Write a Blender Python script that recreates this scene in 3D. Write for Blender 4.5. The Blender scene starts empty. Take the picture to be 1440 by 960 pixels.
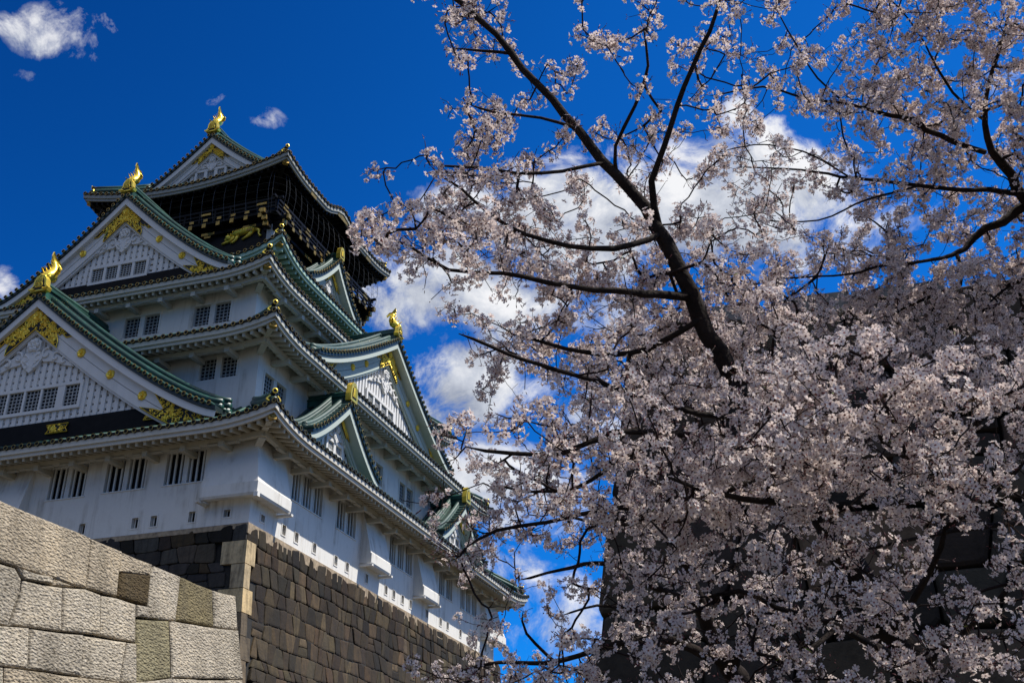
import bpy, math, random
import numpy as np
from math import sin, cos, pi, radians, sqrt, atan2
from mathutils import Vector, Matrix

random.seed(7)
rng = np.random.default_rng(11)
SC = bpy.context.scene

# ------------------------------------------------------------------ camera
FPX = 1541.0                       # focal length in pixels of the 1440 px wide photograph
PITCH = radians(26.97)
cam_d = bpy.data.cameras.new("camera")
cam_d.sensor_width = 36.0
cam_d.lens = FPX / 1440.0 * 36.0
cam_d.clip_start = 0.05
cam_d.clip_end = 6000
cam = bpy.data.objects.new("camera", cam_d)
SC.collection.objects.link(cam)
CAM = Vector((0, 0, 1.6))
cam.location = CAM
cam.rotation_euler = (radians(90) + PITCH, 0, 0)
SC.camera = cam

# ------------------------------------------------------------------ light and exposure
SUN_AZ, SUN_EL = radians(95), radians(58.4)
SUN_DIR = Vector((sin(SUN_AZ) * cos(SUN_EL), cos(SUN_AZ) * cos(SUN_EL), sin(SUN_EL)))
sd = bpy.data.lights.new("sun", 'SUN')
sd.energy = 5.0
sd.angle = radians(0.53)
sd.color = (1.0, 0.955, 0.88)
sun = bpy.data.objects.new("sun", sd)
SC.collection.objects.link(sun)
sun.rotation_euler = (-SUN_DIR).to_track_quat('-Z', 'Y').to_euler()
SC.view_settings.view_transform = 'Standard'
SC.view_settings.look = 'None'
SC.view_settings.gamma = 1.0
SC.view_settings.use_curve_mapping = False
SC.view_settings.exposure = 0.22
SC.cycles.max_bounces = 8
SC.cycles.transparent_max_bounces = 8


def pix_ray(px, py):
    """direction (depth 1 along the lens axis) of a spot of the 1440x960 photograph"""
    x = (px - 720) / FPX
    y = -(py - 480) / FPX
    s, c = sin(PITCH), cos(PITCH)
    return np.array([x, c - s * y, s + c * y])


def at(px, py, depth):
    return np.array(CAM) + pix_ray(px, py) * depth


# ------------------------------------------------------------------ node helpers
def N(nt, typ, loc=None, **kw):
    n = nt.nodes.new(typ)
    for k, v in kw.items():
        if k == 'op':
            n.operation = v
        else:
            setattr(n, k, v)
    return n


def val(nt, a, sock):
    if isinstance(a, (int, float)):
        sock.default_value = a
    elif isinstance(a, (tuple, list)):
        sock.default_value = tuple(a) if len(a) == len(sock.default_value) else tuple(a) + (1,)
    else:
        nt.links.new(a, sock)


def mth(nt, op, a, b=0.0, c=None, clamp=False):
    n = N(nt, 'ShaderNodeMath', op=op)
    n.use_clamp = clamp
    val(nt, a, n.inputs[0])
    val(nt, b, n.inputs[1])
    if c is not None:
        val(nt, c, n.inputs[2])
    return n.outputs[0]


def vmth(nt, op, a, b=(0, 0, 0), out=0):
    n = N(nt, 'ShaderNodeVectorMath', op=op)
    val(nt, a, n.inputs[0])
    if op == 'SCALE':
        val(nt, b, n.inputs[3])
    else:
        val(nt, b, n.inputs[1])
    return n.outputs[out]


def noise(nt, vec, scale, detail=4, rough=0.55, out='Fac', dist=0.0):
    n = N(nt, 'ShaderNodeTexNoise')
    if vec is not None:
        nt.links.new(vec, n.inputs['Vector'])
    n.inputs['Scale'].default_value = scale
    n.inputs['Detail'].default_value = detail
    n.inputs['Roughness'].default_value = rough
    n.inputs['Distortion'].default_value = dist
    return n.outputs[out]


def ramp(nt, fac, stops, interp='LINEAR'):
    n = N(nt, 'ShaderNodeValToRGB')
    nt.links.new(fac, n.inputs[0])
    cr = n.color_ramp
    cr.interpolation = interp
    while len(cr.elements) > len(stops):
        cr.elements.remove(cr.elements[-1])
    while len(cr.elements) < len(stops):
        cr.elements.new(0.5)
    for e, (p, c) in zip(cr.elements, stops):
        e.position = p
        e.color = tuple(c) + (1,) if len(c) == 3 else c
    return n.outputs[0]


def mix(nt, fac, a, b, typ='MIX'):
    n = N(nt, 'ShaderNodeMix', data_type='RGBA', blend_type=typ)
    val(nt, fac, n.inputs[0])
    val(nt, a, n.inputs[6])
    val(nt, b, n.inputs[7])
    return n.outputs[2]


def newmat(name):
    m = bpy.data.materials.new(name)
    m.use_nodes = True
    nt = m.node_tree
    b = nt.nodes['Principled BSDF']
    return m, nt, b


def objco(nt):
    return N(nt, 'ShaderNodeTexCoord').outputs['Object']


def bump(nt, b, h, strength=0.3, dist=0.05):
    n = N(nt, 'ShaderNodeBump')
    n.inputs['Strength'].default_value = strength
    n.inputs['Distance'].default_value = dist
    nt.links.new(h, n.inputs['Height'])
    nt.links.new(n.outputs[0], b.inputs['Normal'])


def simple(name, col, rough=0.6, metal=0.0, var=0.25, scale=2.0, bmp=0.0, bscale=20, spec=None):
    m, nt, b = newmat(name)
    co = objco(nt)
    f = noise(nt, co, scale, 5)
    lo = tuple(c * (1 - var) for c in col)
    hi = tuple(min(1, c * (1 + var)) for c in col)
    nt.links.new(ramp(nt, f, [(0.3, lo), (0.7, hi)]), b.inputs['Base Color'])
    b.inputs['Roughness'].default_value = rough
    b.inputs['Metallic'].default_value = metal
    if spec is not None:
        b.inputs['Specular IOR Level'].default_value = spec
    if bmp:
        bump(nt, b, noise(nt, co, bscale, 4), bmp, 0.02)
    return m


def plaster(name, col, dirt=(0.33, 0.30, 0.25), amount=0.35):
    """lime plaster: faint blotches, vertical rain streaks"""
    m, nt, b = newmat(name)
    co = objco(nt)
    mp = N(nt, 'ShaderNodeMapping')
    mp.inputs['Scale'].default_value = (2.2, 2.2, 0.16)
    nt.links.new(co, mp.inputs[0])
    streak = noise(nt, mp.outputs[0], 1.0, 6, 0.65)
    blot = noise(nt, co, 0.45, 6, 0.6)
    fine = noise(nt, co, 5, 5, 0.6)
    a = mth(nt, 'MULTIPLY', ramp(nt, streak, [(0.46, (0, 0, 0)), (0.75, (1, 1, 1))]),
            ramp(nt, blot, [(0.42, (0, 0, 0)), (0.72, (1, 1, 1))]))
    a = mth(nt, 'ADD', mth(nt, 'MULTIPLY', a, amount * 1.6), mth(nt, 'MULTIPLY', fine, amount * 0.16), clamp=True)
    nt.links.new(mix(nt, a, col, dirt), b.inputs['Base Color'])
    b.inputs['Roughness'].default_value = 0.85
    bump(nt, b, noise(nt, co, 9, 4), 0.12, 0.02)
    return m


def attr_stone(name, rough, bscale, bstr, bdist, streak=False, chisel=False):
    """stone whose own colour is stored per block in the mesh; weathering on top"""
    m, nt, b = newmat(name)
    at_ = N(nt, 'ShaderNodeAttribute')
    at_.attribute_name = 'stone_colour'
    co = objco(nt)
    n1 = noise(nt, co, 1.7, 6, 0.65)
    n2 = noise(nt, co, bscale, 6, 0.7)
    f = mth(nt, 'ADD', mth(nt, 'MULTIPLY', n1, 0.7), mth(nt, 'MULTIPLY', n2, 0.6))
    g = ramp(nt, f, [(0.38, (0.42, 0.40, 0.37)), (0.66, (1, 1, 1)), (0.95, (1.35, 1.28, 1.15))])
    col = mix(nt, 1.0, at_.outputs['Color'], g, 'MULTIPLY')
    if streak:
        mp = N(nt, 'ShaderNodeMapping')
        mp.inputs['Scale'].default_value = (3.0, 3.0, 0.22)
        nt.links.new(co, mp.inputs[0])
        s = noise(nt, mp.outputs[0], 1.3, 5, 0.6)
        mild = streak == 'mild'
        col = mix(nt, mth(nt, 'MULTIPLY', ramp(nt, s, [(0.45, (0, 0, 0)), (0.7, (1, 1, 1))]), 0.38 if mild else 0.62), col, (0.12, 0.105, 0.075) if mild else (0.022, 0.019, 0.016), 'MIX')
    nt.links.new(col, b.inputs['Base Color'])
    b.inputs['Roughness'].default_value = rough
    b.inputs['Specular IOR Level'].default_value = 0.25
    if chisel:
        mp = N(nt, 'ShaderNodeMapping')
        mp.inputs['Rotation'].default_value = (0.5, 0.3, 0.6)
        mp.inputs['Scale'].default_value = (1, 1, 1.9)
        nt.links.new(co, mp.inputs[0])
        v = N(nt, 'ShaderNodeTexVoronoi')
        v.inputs['Scale'].default_value = bscale * 0.8
        nt.links.new(mp.outputs[0], v.inputs['Vector'])
        h = mth(nt, 'ADD', mth(nt, 'MULTIPLY', noise(nt, mp.outputs[0], bscale, 5, 0.6), 1.0), mth(nt, 'MULTIPLY', v.outputs['Distance'], 0.7))
    else:
        h = mth(nt, 'ADD', n2, mth(nt, 'MULTIPLY', noise(nt, co, bscale * 0.35, 4), 1.2))
    if chisel:   # shade in the tool marks is painted into the base colour
        pits = ramp(nt, noise(nt, mp.outputs[0], bscale * 1.1, 5, 0.6), [(0.34, (0.55, 0.52, 0.47)), (0.55, (1, 1, 1))])
        nt.links.new(mix(nt, 1.0, col, pits, 'MULTIPLY'), b.inputs['Base Color'])
    bump(nt, b, h, bstr, bdist)
    return m


def copper_green(name, dark, light, rough=0.42):
    m, nt, b = newmat(name)
    co = objco(nt)
    mp = N(nt, 'ShaderNodeMapping')
    mp.inputs['Scale'].default_value = (1.0, 1.0, 0.5)
    nt.links.new(co, mp.inputs[0])
    f = mth(nt, 'ADD', mth(nt, 'MULTIPLY', noise(nt, mp.outputs[0], 0.9, 6, 0.7), 0.65), mth(nt, 'MULTIPLY', noise(nt, co, 6, 5, 0.7), 0.35))
    nt.links.new(ramp(nt, f, [(0.36, dark), (0.55, tuple((a + c) / 2.6 for a, c in zip(dark, light))), (0.72, light)]), b.inputs['Base Color'])
    b.inputs['Roughness'].default_value = rough
    b.inputs['Specular IOR Level'].default_value = 0.55
    return m


M = {}
M['plaster'] = plaster('white_lime_plaster', (0.80, 0.77, 0.70), (0.30, 0.25, 0.18), 0.8)
M['soffit_brown'] = plaster('shade_brown_eave_board', (0.26, 0.215, 0.145), (0.2, 0.17, 0.12), 0.4)  # eave boards: shade between the rafters is put into the colour
M['soffit_grey'] = plaster('shade_grey_eave_board', (0.21, 0.205, 0.165), (0.16, 0.16, 0.13), 0.4)  # grey version, darkened for the same rafter shade
M['soffit_green'] = simple('shade_green_eave_board', (0.17, 0.25, 0.19), 0.7, 0, 0.2, 0.8)  # green version, under-eave shade put into the colour
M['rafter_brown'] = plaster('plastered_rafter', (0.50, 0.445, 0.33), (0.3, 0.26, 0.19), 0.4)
M['eave_white'] = plaster('eave_plaster_warm', (0.62, 0.585, 0.50), (0.30, 0.26, 0.19), 0.4)
M['eave_grey'] = plaster('eave_plaster_grey', (0.52, 0.52, 0.455), (0.25, 0.25, 0.2), 0.4)
M['eave_dark'] = plaster('top_eave_plaster', (0.34, 0.35, 0.32), (0.15, 0.15, 0.13), 0.4)
M['eave_green'] = simple('pale_green_painted_eave', (0.36, 0.50, 0.40), 0.6, 0, 0.15, 0.8)
M['gable_white'] = plaster('gable_plaster', (0.72, 0.705, 0.67), (0.3, 0.29, 0.26), 0.22)
M['gable_green'] = plaster('pale_green_bargeboard', (0.47, 0.53, 0.47), (0.3, 0.33, 0.28), 0.25)
M['tile_bed'] = simple('dark_tile_bed', (.006, .018, .016), .5, 0, .5, 3)
M['tile'] = copper_green('green_copper_tile', (0.005, 0.026, 0.021), (0.026, 0.145, 0.105))
M['tile_pale'] = copper_green('sunlit_copper_tile', (0.010, 0.036, 0.031), (0.11, 0.195, 0.16), 0.5)  # paler copy of the tile green, sunlit streaks put into the colour
M['bronze'] = simple('dark_bronze', (0.022, 0.02, 0.016), 0.45, 0.6, 0.4, 3)
M['gold'] = simple('gold_leaf', (1.0, 0.66, 0.085), 0.30, 0.62, 0.18, 3, 0.25, 9)
M['old_gold'] = simple('tarnished_gold', (0.40, 0.26, 0.07), 0.45, 0.9, 0.35, 3, 0.2, 9)
M['black'] = simple('black_lacquer', (0.005, 0.005, 0.006), 0.5, 0, 0.3, 2, spec=.15)
M['black_wood'] = simple('black_timber', (0.006, 0.0055, 0.0055), 0.6, 0, 0.4, 2, spec=.12)
M['glass'] = simple('dark_window', (0.008, 0.009, 0.012), 0.35, 0, 0.3, 1, spec=.2)
M['bars'] = simple('window_bar_white', (0.70, 0.69, 0.64), 0.7, 0, 0.12, 1.5)
M['lattice_grey'] = simple('window_lattice_grey', (0.36, 0.37, 0.36), 0.7, 0, 0.12, 1.5)
M['wire'] = simple('bird_net_wire', (0.11, 0.115, 0.125), 0.6, 0.3, 0.1, 1)
M['mortar'] = simple('dark_joint', (0.02, 0.018, 0.015), 0.95, 0, 0.3, 4)
M['base_stone'] = attr_stone('weathered_rampart_stone', 0.85, 7.0, 0.5, 0.05, streak=True)
M['granite'] = attr_stone('chiselled_granite', 0.9, 24.0, .85, 0.06, streak='mild', chisel=True)
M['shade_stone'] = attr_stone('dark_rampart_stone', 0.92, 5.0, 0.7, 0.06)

# ------------------------------------------------------------------ world: sky with clouds
w = bpy.data.worlds.new("World")
SC.world = w
w.use_nodes = True
nt = w.node_tree
bg = nt.nodes['Background']
sky = N(nt, 'ShaderNodeTexSky', sky_type='NISHITA')
sky.sun_disc = False
sky.sun_elevation = SUN_EL
sky.sun_rotation = SUN_AZ
sky.altitude = 400
sky.air_density = 1.0
sky.dust_density = 0.25
sky.ozone_density = 3.0
bg.inputs['Strength'].default_value = 0.1
dirv = vmth(nt, 'NORMALIZE', N(nt, 'ShaderNodeTexCoord').outputs['Generated'])
skycol = mix(nt, 1.0, sky.outputs[0], SKY_TINT if 'SKY_TINT' in globals() else (0.03, 0.46, 1.08), 'MULTIPLY')
# the sky is deepest high on the left, away from the sun, and pales low down to the right; low sky behind the camera is darkened to deepen the eave shade
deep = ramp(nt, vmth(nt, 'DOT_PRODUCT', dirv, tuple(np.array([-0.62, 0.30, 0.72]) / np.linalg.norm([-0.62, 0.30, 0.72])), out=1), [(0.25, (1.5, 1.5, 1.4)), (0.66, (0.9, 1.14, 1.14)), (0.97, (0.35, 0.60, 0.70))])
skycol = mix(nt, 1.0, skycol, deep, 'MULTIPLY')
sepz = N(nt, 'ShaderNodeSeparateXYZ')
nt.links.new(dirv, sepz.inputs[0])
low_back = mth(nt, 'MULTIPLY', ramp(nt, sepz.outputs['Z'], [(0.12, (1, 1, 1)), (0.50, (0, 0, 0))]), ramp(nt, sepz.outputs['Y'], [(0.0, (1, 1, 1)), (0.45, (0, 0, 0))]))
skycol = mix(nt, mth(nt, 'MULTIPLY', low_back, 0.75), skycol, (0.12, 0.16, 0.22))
# cloud blobs: centre in the photograph's pixels, half sizes in pixels, weight
BLOBS = [(930, 305, 260, 78, 1.15), (1060, 275, 110, 70, 1.0), (760, 330, 120, 60, .9), (640, 405, 120, 52, 1.15), (560, 385, 60, 40, .7),
         (735, 425, 90, 45, .8), (670, 540, 80, 55, 1.15), (615, 575, 60, 45, .9), (700, 500, 50, 50, .8), (760, 565, 60, 60, .8),
         (690, 672, 85, 42, 1.05), (760, 690, 80, 60, .9), (620, 470, 18, 12, .7), (112, 42, 78, 38, .76), (50, 28, 60, 22, .55), (135, 75, 44, 30, .74), (40, 104, 18, 10, .5),
         (110, 104, 14, 12, .6), (297, 147, 22, 20, .55), (366, 166, 30, 16, .46), (1032, 158, 24, 20, .75), (1078, 182, 38, 24, .7), (-4, 404, 30, 26, .66),
         (870, 270, 110, 50, .8), (830, 600, 90, 70, .6), (770, 850, 130, 70, .50), (700, 800, 60, 40, .5), (1440, 110, 60, 30, .7), (840, 470, 120, 60, .7), (1320, 300, 60, 30, .5)]
BACKDIR = tuple(pix_ray(560, 480) / np.linalg.norm(pix_ray(560, 480)))


def cloud_density(dv_):
    warp = noise(nt, dv_, 7.0, 4, 0.55, 'Color')
    dw = vmth(nt, 'ADD', dv_, vmth(nt, 'SCALE', vmth(nt, 'SUBTRACT', warp, (0.5, 0.5, 0.5)), 0.035))
    acc = None
    for (px, py, hx, hy, wt) in BLOBS:
        c = pix_ray(px, py)
        c = c / np.linalg.norm(c)
        r = pix_ray(px + hx, py)
        r = r / np.linalg.norm(r) - c
        u = pix_ray(px, py - hy)
        u = u / np.linalg.norm(u) - c
        d = vmth(nt, 'SUBTRACT', dw, tuple(c))
        a = vmth(nt, 'DOT_PRODUCT', d, tuple(r / (r @ r)), out=1)
        b_ = vmth(nt, 'DOT_PRODUCT', d, tuple(u / (u @ u)), out=1)
        q = mth(nt, 'ADD', mth(nt, 'MULTIPLY', a, a), mth(nt, 'MULTIPLY', b_, b_))
        fall = mth(nt, 'MULTIPLY', mth(nt, 'SUBTRACT', 1.0, mth(nt, 'MULTIPLY', q, 0.36), clamp=True), wt)
        acc = fall if acc is None else mth(nt, 'MAXIMUM', acc, fall)
    # unseen cloud added high behind the camera as neutral fill light
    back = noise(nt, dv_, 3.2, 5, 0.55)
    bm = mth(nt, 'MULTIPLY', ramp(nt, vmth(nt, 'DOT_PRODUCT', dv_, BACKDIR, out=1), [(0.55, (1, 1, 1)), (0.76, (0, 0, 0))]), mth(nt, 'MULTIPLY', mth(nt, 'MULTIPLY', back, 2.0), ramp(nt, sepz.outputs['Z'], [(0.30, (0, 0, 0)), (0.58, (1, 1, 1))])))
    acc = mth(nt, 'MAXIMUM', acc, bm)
    n1 = noise(nt, dw, 13.0, 12, 0.66, dist=0.35)
    return mth(nt, 'ADD', acc, mth(nt, 'MULTIPLY', mth(nt, 'MULTIPLY', mth(nt, 'SUBTRACT', n1, 0.5), 3.4), mth(nt, 'MULTIPLY', acc, 2.2, clamp=True)))


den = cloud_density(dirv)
alpha = ramp(nt, den, [(0.36, (0, 0, 0)), (0.52, (0.20, 0.20, 0.20)), (0.80, (0.80, 0.80, 0.80)), (1.1, (1, 1, 1))])
# one step towards the sun: rims that face it stay white, the thick lower sides turn blue-grey
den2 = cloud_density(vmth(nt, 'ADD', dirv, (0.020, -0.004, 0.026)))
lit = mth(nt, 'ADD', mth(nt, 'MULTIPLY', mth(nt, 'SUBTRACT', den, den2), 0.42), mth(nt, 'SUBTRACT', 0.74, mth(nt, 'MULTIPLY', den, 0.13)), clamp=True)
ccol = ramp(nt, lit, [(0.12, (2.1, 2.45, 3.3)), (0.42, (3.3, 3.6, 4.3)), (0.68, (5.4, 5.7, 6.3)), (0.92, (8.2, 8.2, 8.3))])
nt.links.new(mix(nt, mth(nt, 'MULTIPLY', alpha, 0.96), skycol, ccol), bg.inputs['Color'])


# ------------------------------------------------------------------ mesh builder
class MB:
    def __init__(self):
        self.v, self.f, self.m, self.c = [], [], [], []

    def add(self, vs, fs, mi=0, col=None):
        o = len(self.v)
        self.v += [tuple(map(float, p)) for p in vs]
        for f in fs:
            self.f.append([i + o for i in f])
            self.m.append(mi)
            self.c.append(col)

    def hexa(self, p, mi=0, col=None):
        """8 points: bottom ring 0-3, top ring 4-7"""
        self.add(p, [(3, 2, 1, 0), (4, 5, 6, 7), (0, 1, 5, 4), (1, 2, 6, 5), (2, 3, 7, 6), (3, 0, 4, 7)], mi, col)

    def box(self, a, b, mi=0):
        x0, x1 = sorted((a[0], b[0]))
        y0, y1 = sorted((a[1], b[1]))
        z0, z1 = sorted((a[2], b[2]))
        self.hexa([(x0, y0, z0), (x1, y0, z0), (x1, y1, z0), (x0, y1, z0), (x0, y0, z1), (x1, y0, z1), (x1, y1, z1), (x0, y1, z1)], mi)

    def beam(self, a, b, w, h, up=(0, 0, 1), mi=0):
        """rectangular bar from a to b, w across, h along up"""
        a, b, up = Vector(a), Vector(b), Vector(up)
        t = (b - a).normalized()
        s = t.cross(up)
        if s.length < 1e-6:
            s = t.cross(Vector((1, 0, 0)))
        s.normalize()
        n = s.cross(t).normalized()
        s, n = s * w / 2, n * h / 2
        self.hexa([a - s - n, a + s - n, b + s - n, b - s - n, a - s + n, a + s + n, b + s + n, b - s + n], mi)

    def tube(self, pts, rad, seg=6, mi=0, cap=True, flat=1.0):
        pts = [Vector(p) for p in pts]
        n = len(pts)
        if not hasattr(rad, '__len__'):
            rad = [rad] * n
        t0 = (pts[1] - pts[0]).normalized()
        ref = Vector((0, 0, 1)) if abs(t0.z) < 0.9 else Vector((1, 0, 0))
        s = t0.cross(ref).normalized()
        vs = []
        for i, p in enumerate(pts):
            t = (pts[min(i + 1, n - 1)] - pts[max(i - 1, 0)])
            t = t.normalized() if t.length > 1e-9 else t0
            s = (s - t * s.dot(t))
            s = s.normalized() if s.length > 1e-6 else t.cross(Vector((0.3, 0.5, 0.8))).normalized()
            b = t.cross(s)
            for k in range(seg):
                a = 2 * pi * k / seg
                vs.append(p + s * cos(a) * rad[i] + b * sin(a) * rad[i] * flat)
        fs = []
        for i in range(n - 1):
            for k in range(seg):
                k2 = (k + 1) % seg
                fs.append((i * seg + k, i * seg + k2, (i + 1) * seg + k2, (i + 1) * seg + k))
        if cap:
            fs.append(tuple(reversed(range(seg))))
            fs.append(tuple((n - 1) * seg + k for k in range(seg)))
        self.add(vs, fs, mi)

    def prism(self, poly, d, mi=0, mi_side=None):
        """poly: 3d points of a planar outline, d: extrusion vector"""
        n = len(poly)
        d = Vector(d)
        vs = [Vector(p) for p in poly] + [Vector(p) + d for p in poly]
        self.add(vs, [tuple(range(n)), tuple(reversed(range(n, 2 * n)))], mi)
        o = len(self.v) - 2 * n
        for i in range(n):
            j = (i + 1) % n
            self.f.append([o + i, o + j, o + n + j, o + n + i])
            self.m.append(mi if mi_side is None else mi_side)
            self.c.append(None)

    def grid(self, rows, mi=0):
        """rows of equal length lists of points"""
        nr, nc = len(rows), len(rows[0])
        vs = [p for r in rows for p in r]
        self.add(vs, [(i * nc + j, i * nc + j + 1, (i + 1) * nc + j + 1, (i + 1) * nc + j) for i in range(nr - 1) for j in range(nc - 1)], mi)

    def ball(self, c, r, seg=10, rings=7, mi=0, scale=(1, 1, 1)):
        c = Vector(c)
        rows = []
        for i in range(rings + 1):
            th = pi * i / rings
            rows.append([c + Vector((r * scale[0] * sin(th) * cos(2 * pi * k / seg), r * scale[1] * sin(th) * sin(2 * pi * k / seg), r * scale[2] * cos(th))) for k in range(seg + 1)])
        self.grid(rows, mi)

    def build(self, name, mats, parent=None, smooth=False):
        me = bpy.data.meshes.new(name)
        me.from_pydata(self.v, [], self.f)
        if not isinstance(mats, (list, tuple)):
            mats = [mats]
        for m in mats:
            me.materials.append(M[m] if isinstance(m, str) else m)
        if len(mats) > 1:
            me.polygons.foreach_set('material_index', self.m)
        if smooth:
            me.polygons.foreach_set('use_smooth', [True] * len(self.f))
        if any(c is not None for c in self.c):
            at_ = me.color_attributes.new('stone_colour', 'FLOAT_COLOR', 'CORNER')
            buf = []
            for f, c in zip(self.f, self.c):
                cc = c if c is not None else (0.02, 0.018, 0.015)
                buf += [cc[0], cc[1], cc[2], 1.0] * len(f)
            at_.data.foreach_set('color', buf)
        me.update()
        o = bpy.data.objects.new(name, me)
        SC.collection.objects.link(o)
        if parent:
            o.parent = parent
        return o


def empty(name, loc=(0, 0, 0), rz=0.0):
    o = bpy.data.objects.new(name, None)
    o.empty_display_size = 0.5
    SC.collection.objects.link(o)
    o.location = loc
    o.rotation_euler = (0, 0, rz)
    return o


def tag(o, label=None, cat=None, group=None, kind=None):
    if label:
        o['label'] = label
    if cat:
        o['category'] = cat
    if group:
        o['group'] = group
    if kind:
        o['kind'] = kind
    return o


# ------------------------------------------------------------------ ground
g = MB()
g.add([(-3000, -3000, 0), (3000, -3000, 0), (3000, 3000, 0), (-3000, 3000, 0)], [(0, 1, 2, 3)])
M['ground'] = simple('dark_earth', (0.062, 0.055, 0.042), 0.95, 0, 0.3, 1.5, 0.5, 40)
tag(g.build('ground', 'ground'), kind='structure')
# ------------------------------------------------------------------ the castle keep
# local frame: x = u (along the sunlit right side), y = v (along the shaded left side), z up from the rampart top
YAW = radians(18.17)
DU = np.array([sin(YAW), cos(YAW), 0])
DV = np.array([-cos(YAW), sin(YAW), 0])
C0 = np.array([-14.595, 58.62, 18.6 + 1.6])
ROTZ = pi / 2 - YAW
keep = tag(empty('castle_keep', C0, ROTZ), 'white five-tiered castle keep with green tiled roofs and gilded gables', 'castle')


def P(side, a, d, z):
    return (d, a, z) if side == 'L' else (a, d, z)


U1, V1 = 41.6, 33.4
CU, CV = 20.9, 16.7


def hole_wall(side, d, a0, a1, z0, z1, holes, depth=0.32):
    """a wall face with real openings; holes: (a0, a1, z0, z1)"""
    mb = MB()
    A = sorted({a0, a1, *[h[0] for h in holes], *[h[1] for h in holes]})
    Zs = sorted({z0, z1, *[h[2] for h in holes], *[h[3] for h in holes]})
    for i in range(len(A) - 1):
        for j in range(len(Zs) - 1):
            am, zm = (A[i] + A[i + 1]) / 2, (Zs[j] + Zs[j + 1]) / 2
            if any(h[0] < am < h[1] and h[2] < zm < h[3] for h in holes):
                continue
            mb.add([P(side, A[i], d, Zs[j]), P(side, A[i + 1], d, Zs[j]), P(side, A[i + 1], d, Zs[j + 1]), P(side, A[i], d, Zs[j + 1])], [(0, 1, 2, 3)])
    for (b0, b1, c0, c1) in holes:
        e = d + depth
        q = [(b0, c0), (b1, c0), (b1, c1), (b0, c1)]
        for k in range(4):
            (p0, s0), (p1, s1) = q[k], q[(k + 1) % 4]
            mb.add([P(side, p0, d, s0), P(side, p1, d, s1), P(side, p1, e, s1), P(side, p0, e, s0)], [(0, 1, 2, 3)])
    return mb


def merge(*mbs):
    r = MB()
    for m in mbs:
        o = len(r.v)
        r.v += m.v
        r.f += [[i + o for i in f] for f in m.f]
        r.m += m.m
        r.c += m.c
    return r


def boxp(mb, side, a0, a1, d0, d1, z0, z1, mi=0):
    mb.box(P(side, a0, d0, z0), P(side, a1, d1, z1), mi)


def barred_window(side, d, h, bays, name='barred_window'):
    """deep opening with thick plastered bars in groups"""
    a0, a1, z0, z1 = h
    mb = MB()
    boxp(mb, side, a0 - .05, a1 + .05, d + 0.30, d + 0.36, z0 - .05, z1 + .05)
    win = mb.build(name, 'glass', keep)
    fr = MB()
    boxp(fr, side, a0 - .22, a1 + .22, d - 0.10, d + 0.02, z1 + .01, z1 + .16)
    fr.build('lintel', 'bars', win)
    fr = MB()
    boxp(fr, side, a0 - .10, a1 + .10, d - 0.06, d + 0.02, z0 - .08, z0 - .01)
    fr.build('sill', 'bars', win)
    br = MB()
    mul = 0.32
    wbay = (a1 - a0 - mul * (bays - 1)) / bays
    for b in range(bays):
        s = a0 + b * (wbay + mul)
        if b:
            boxp(br, side, s - mul, s, d + 0.06, d + 0.26, z0 + .002, z1 - .002)
        nb = 3
        for k in range(nb):
            c = s + wbay * (k + 0.55) / nb
            boxp(br, side, c - .052, c + .052, d + 0.12, d + 0.22, z0 + .002, z1 - .002)
    br.build('window_bars', 'bars', win)


def lattice_window(side, d, h, name='lattice_window', nx=4, nz=6, parent=None, proud=False):
    a0, a1, z0, z1 = h
    off = -0.06 if proud else 0.16
    mb = MB()
    boxp(mb, side, a0 - .03, a1 + .03, d + off + 0.06, d + off + 0.16, z0 - .03, z1 + .03)
    win = mb.build(name, 'glass', parent or keep)
    br = MB()
    for k in range(nx + 1):
        c = a0 + (a1 - a0) * k / nx
        boxp(br, side, c - .03, c + .03, d + off, d + off + .05, z0, z1)
    for k in range(nz + 1):
        c = z0 + (z1 - z0) * k / nz
        boxp(br, side, a0, a1, d + off + .01, d + off + .055, c - .028, c + .028)
    br.build('window_lattice', 'lattice_grey', parent or win)
    return win


def loophole(side, d, a, z0, z1, w=.42):
    mb = MB()
    boxp(mb, side, a - w / 2 - .03, a + w / 2 + .03, d + .30, d + .36, z0 - .03, z1 + .03)
    lp = mb.build('loophole', 'glass', keep)
    fr = MB()
    t = .075
    for q in ((a - w / 2 - t, a - w / 2, z0 - t, z1 + t), (a + w / 2, a + w / 2 + t, z0 - t, z1 + t), (a - w / 2, a + w / 2, z1, z1 + t), (a - w / 2, a + w / 2, z0 - t, z0)):
        boxp(fr, side, q[0], q[1], d - .035, d + .05, q[2], q[3])
    for k in (-.1, .1):
        boxp(fr, side, a + k - .025, a + k + .025, d + .14, d + .19, z0 + .002, z1 - .002)
    fr.build('loophole_frame', 'plaster', lp)


# ---- storey 1
LW1 = [(3.3, 5.95, 2.8, 4.78), (7.3, 10.1, 2.8, 4.78), (11.45, 14.1, 2.76, 4.75), (19.3, 21.95, 2.8, 4.78), (23.3, 26.1, 2.8, 4.78), (27.45, 30.1, 2.8, 4.78)]
RW1 = [(4.35, 8.3, 2.8, 4.85, 3), (10.4, 13.2, 2.8, 4.8, 2), (18.8, 22.9, 2.75, 4.88, 3), (28.4, 31.3, 2.8, 4.82, 2), (33.2, 37.1, 2.75, 4.8, 3)]
LLP = [(1.43, .45, .88), (3.7, .38, 1.0), (6.22, .38, 1.0), (7.48, .38, 1.0), (11.1, .38, 1.0), (14.3, .38, 1.0), (19, .38, 1.0), (22.3, .38, 1.0)]
RLP = [(1.4, .45, .85)] + [(x, .4, .98) for x in (3.85, 5.4, 7.7, 10.65, 12.3, 15.3, 18.5, 19.85, 21.4, 22.9, 26.05, 28.9, 30.4, 33.3, 35.5, 37.1, 39.4)]
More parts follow.
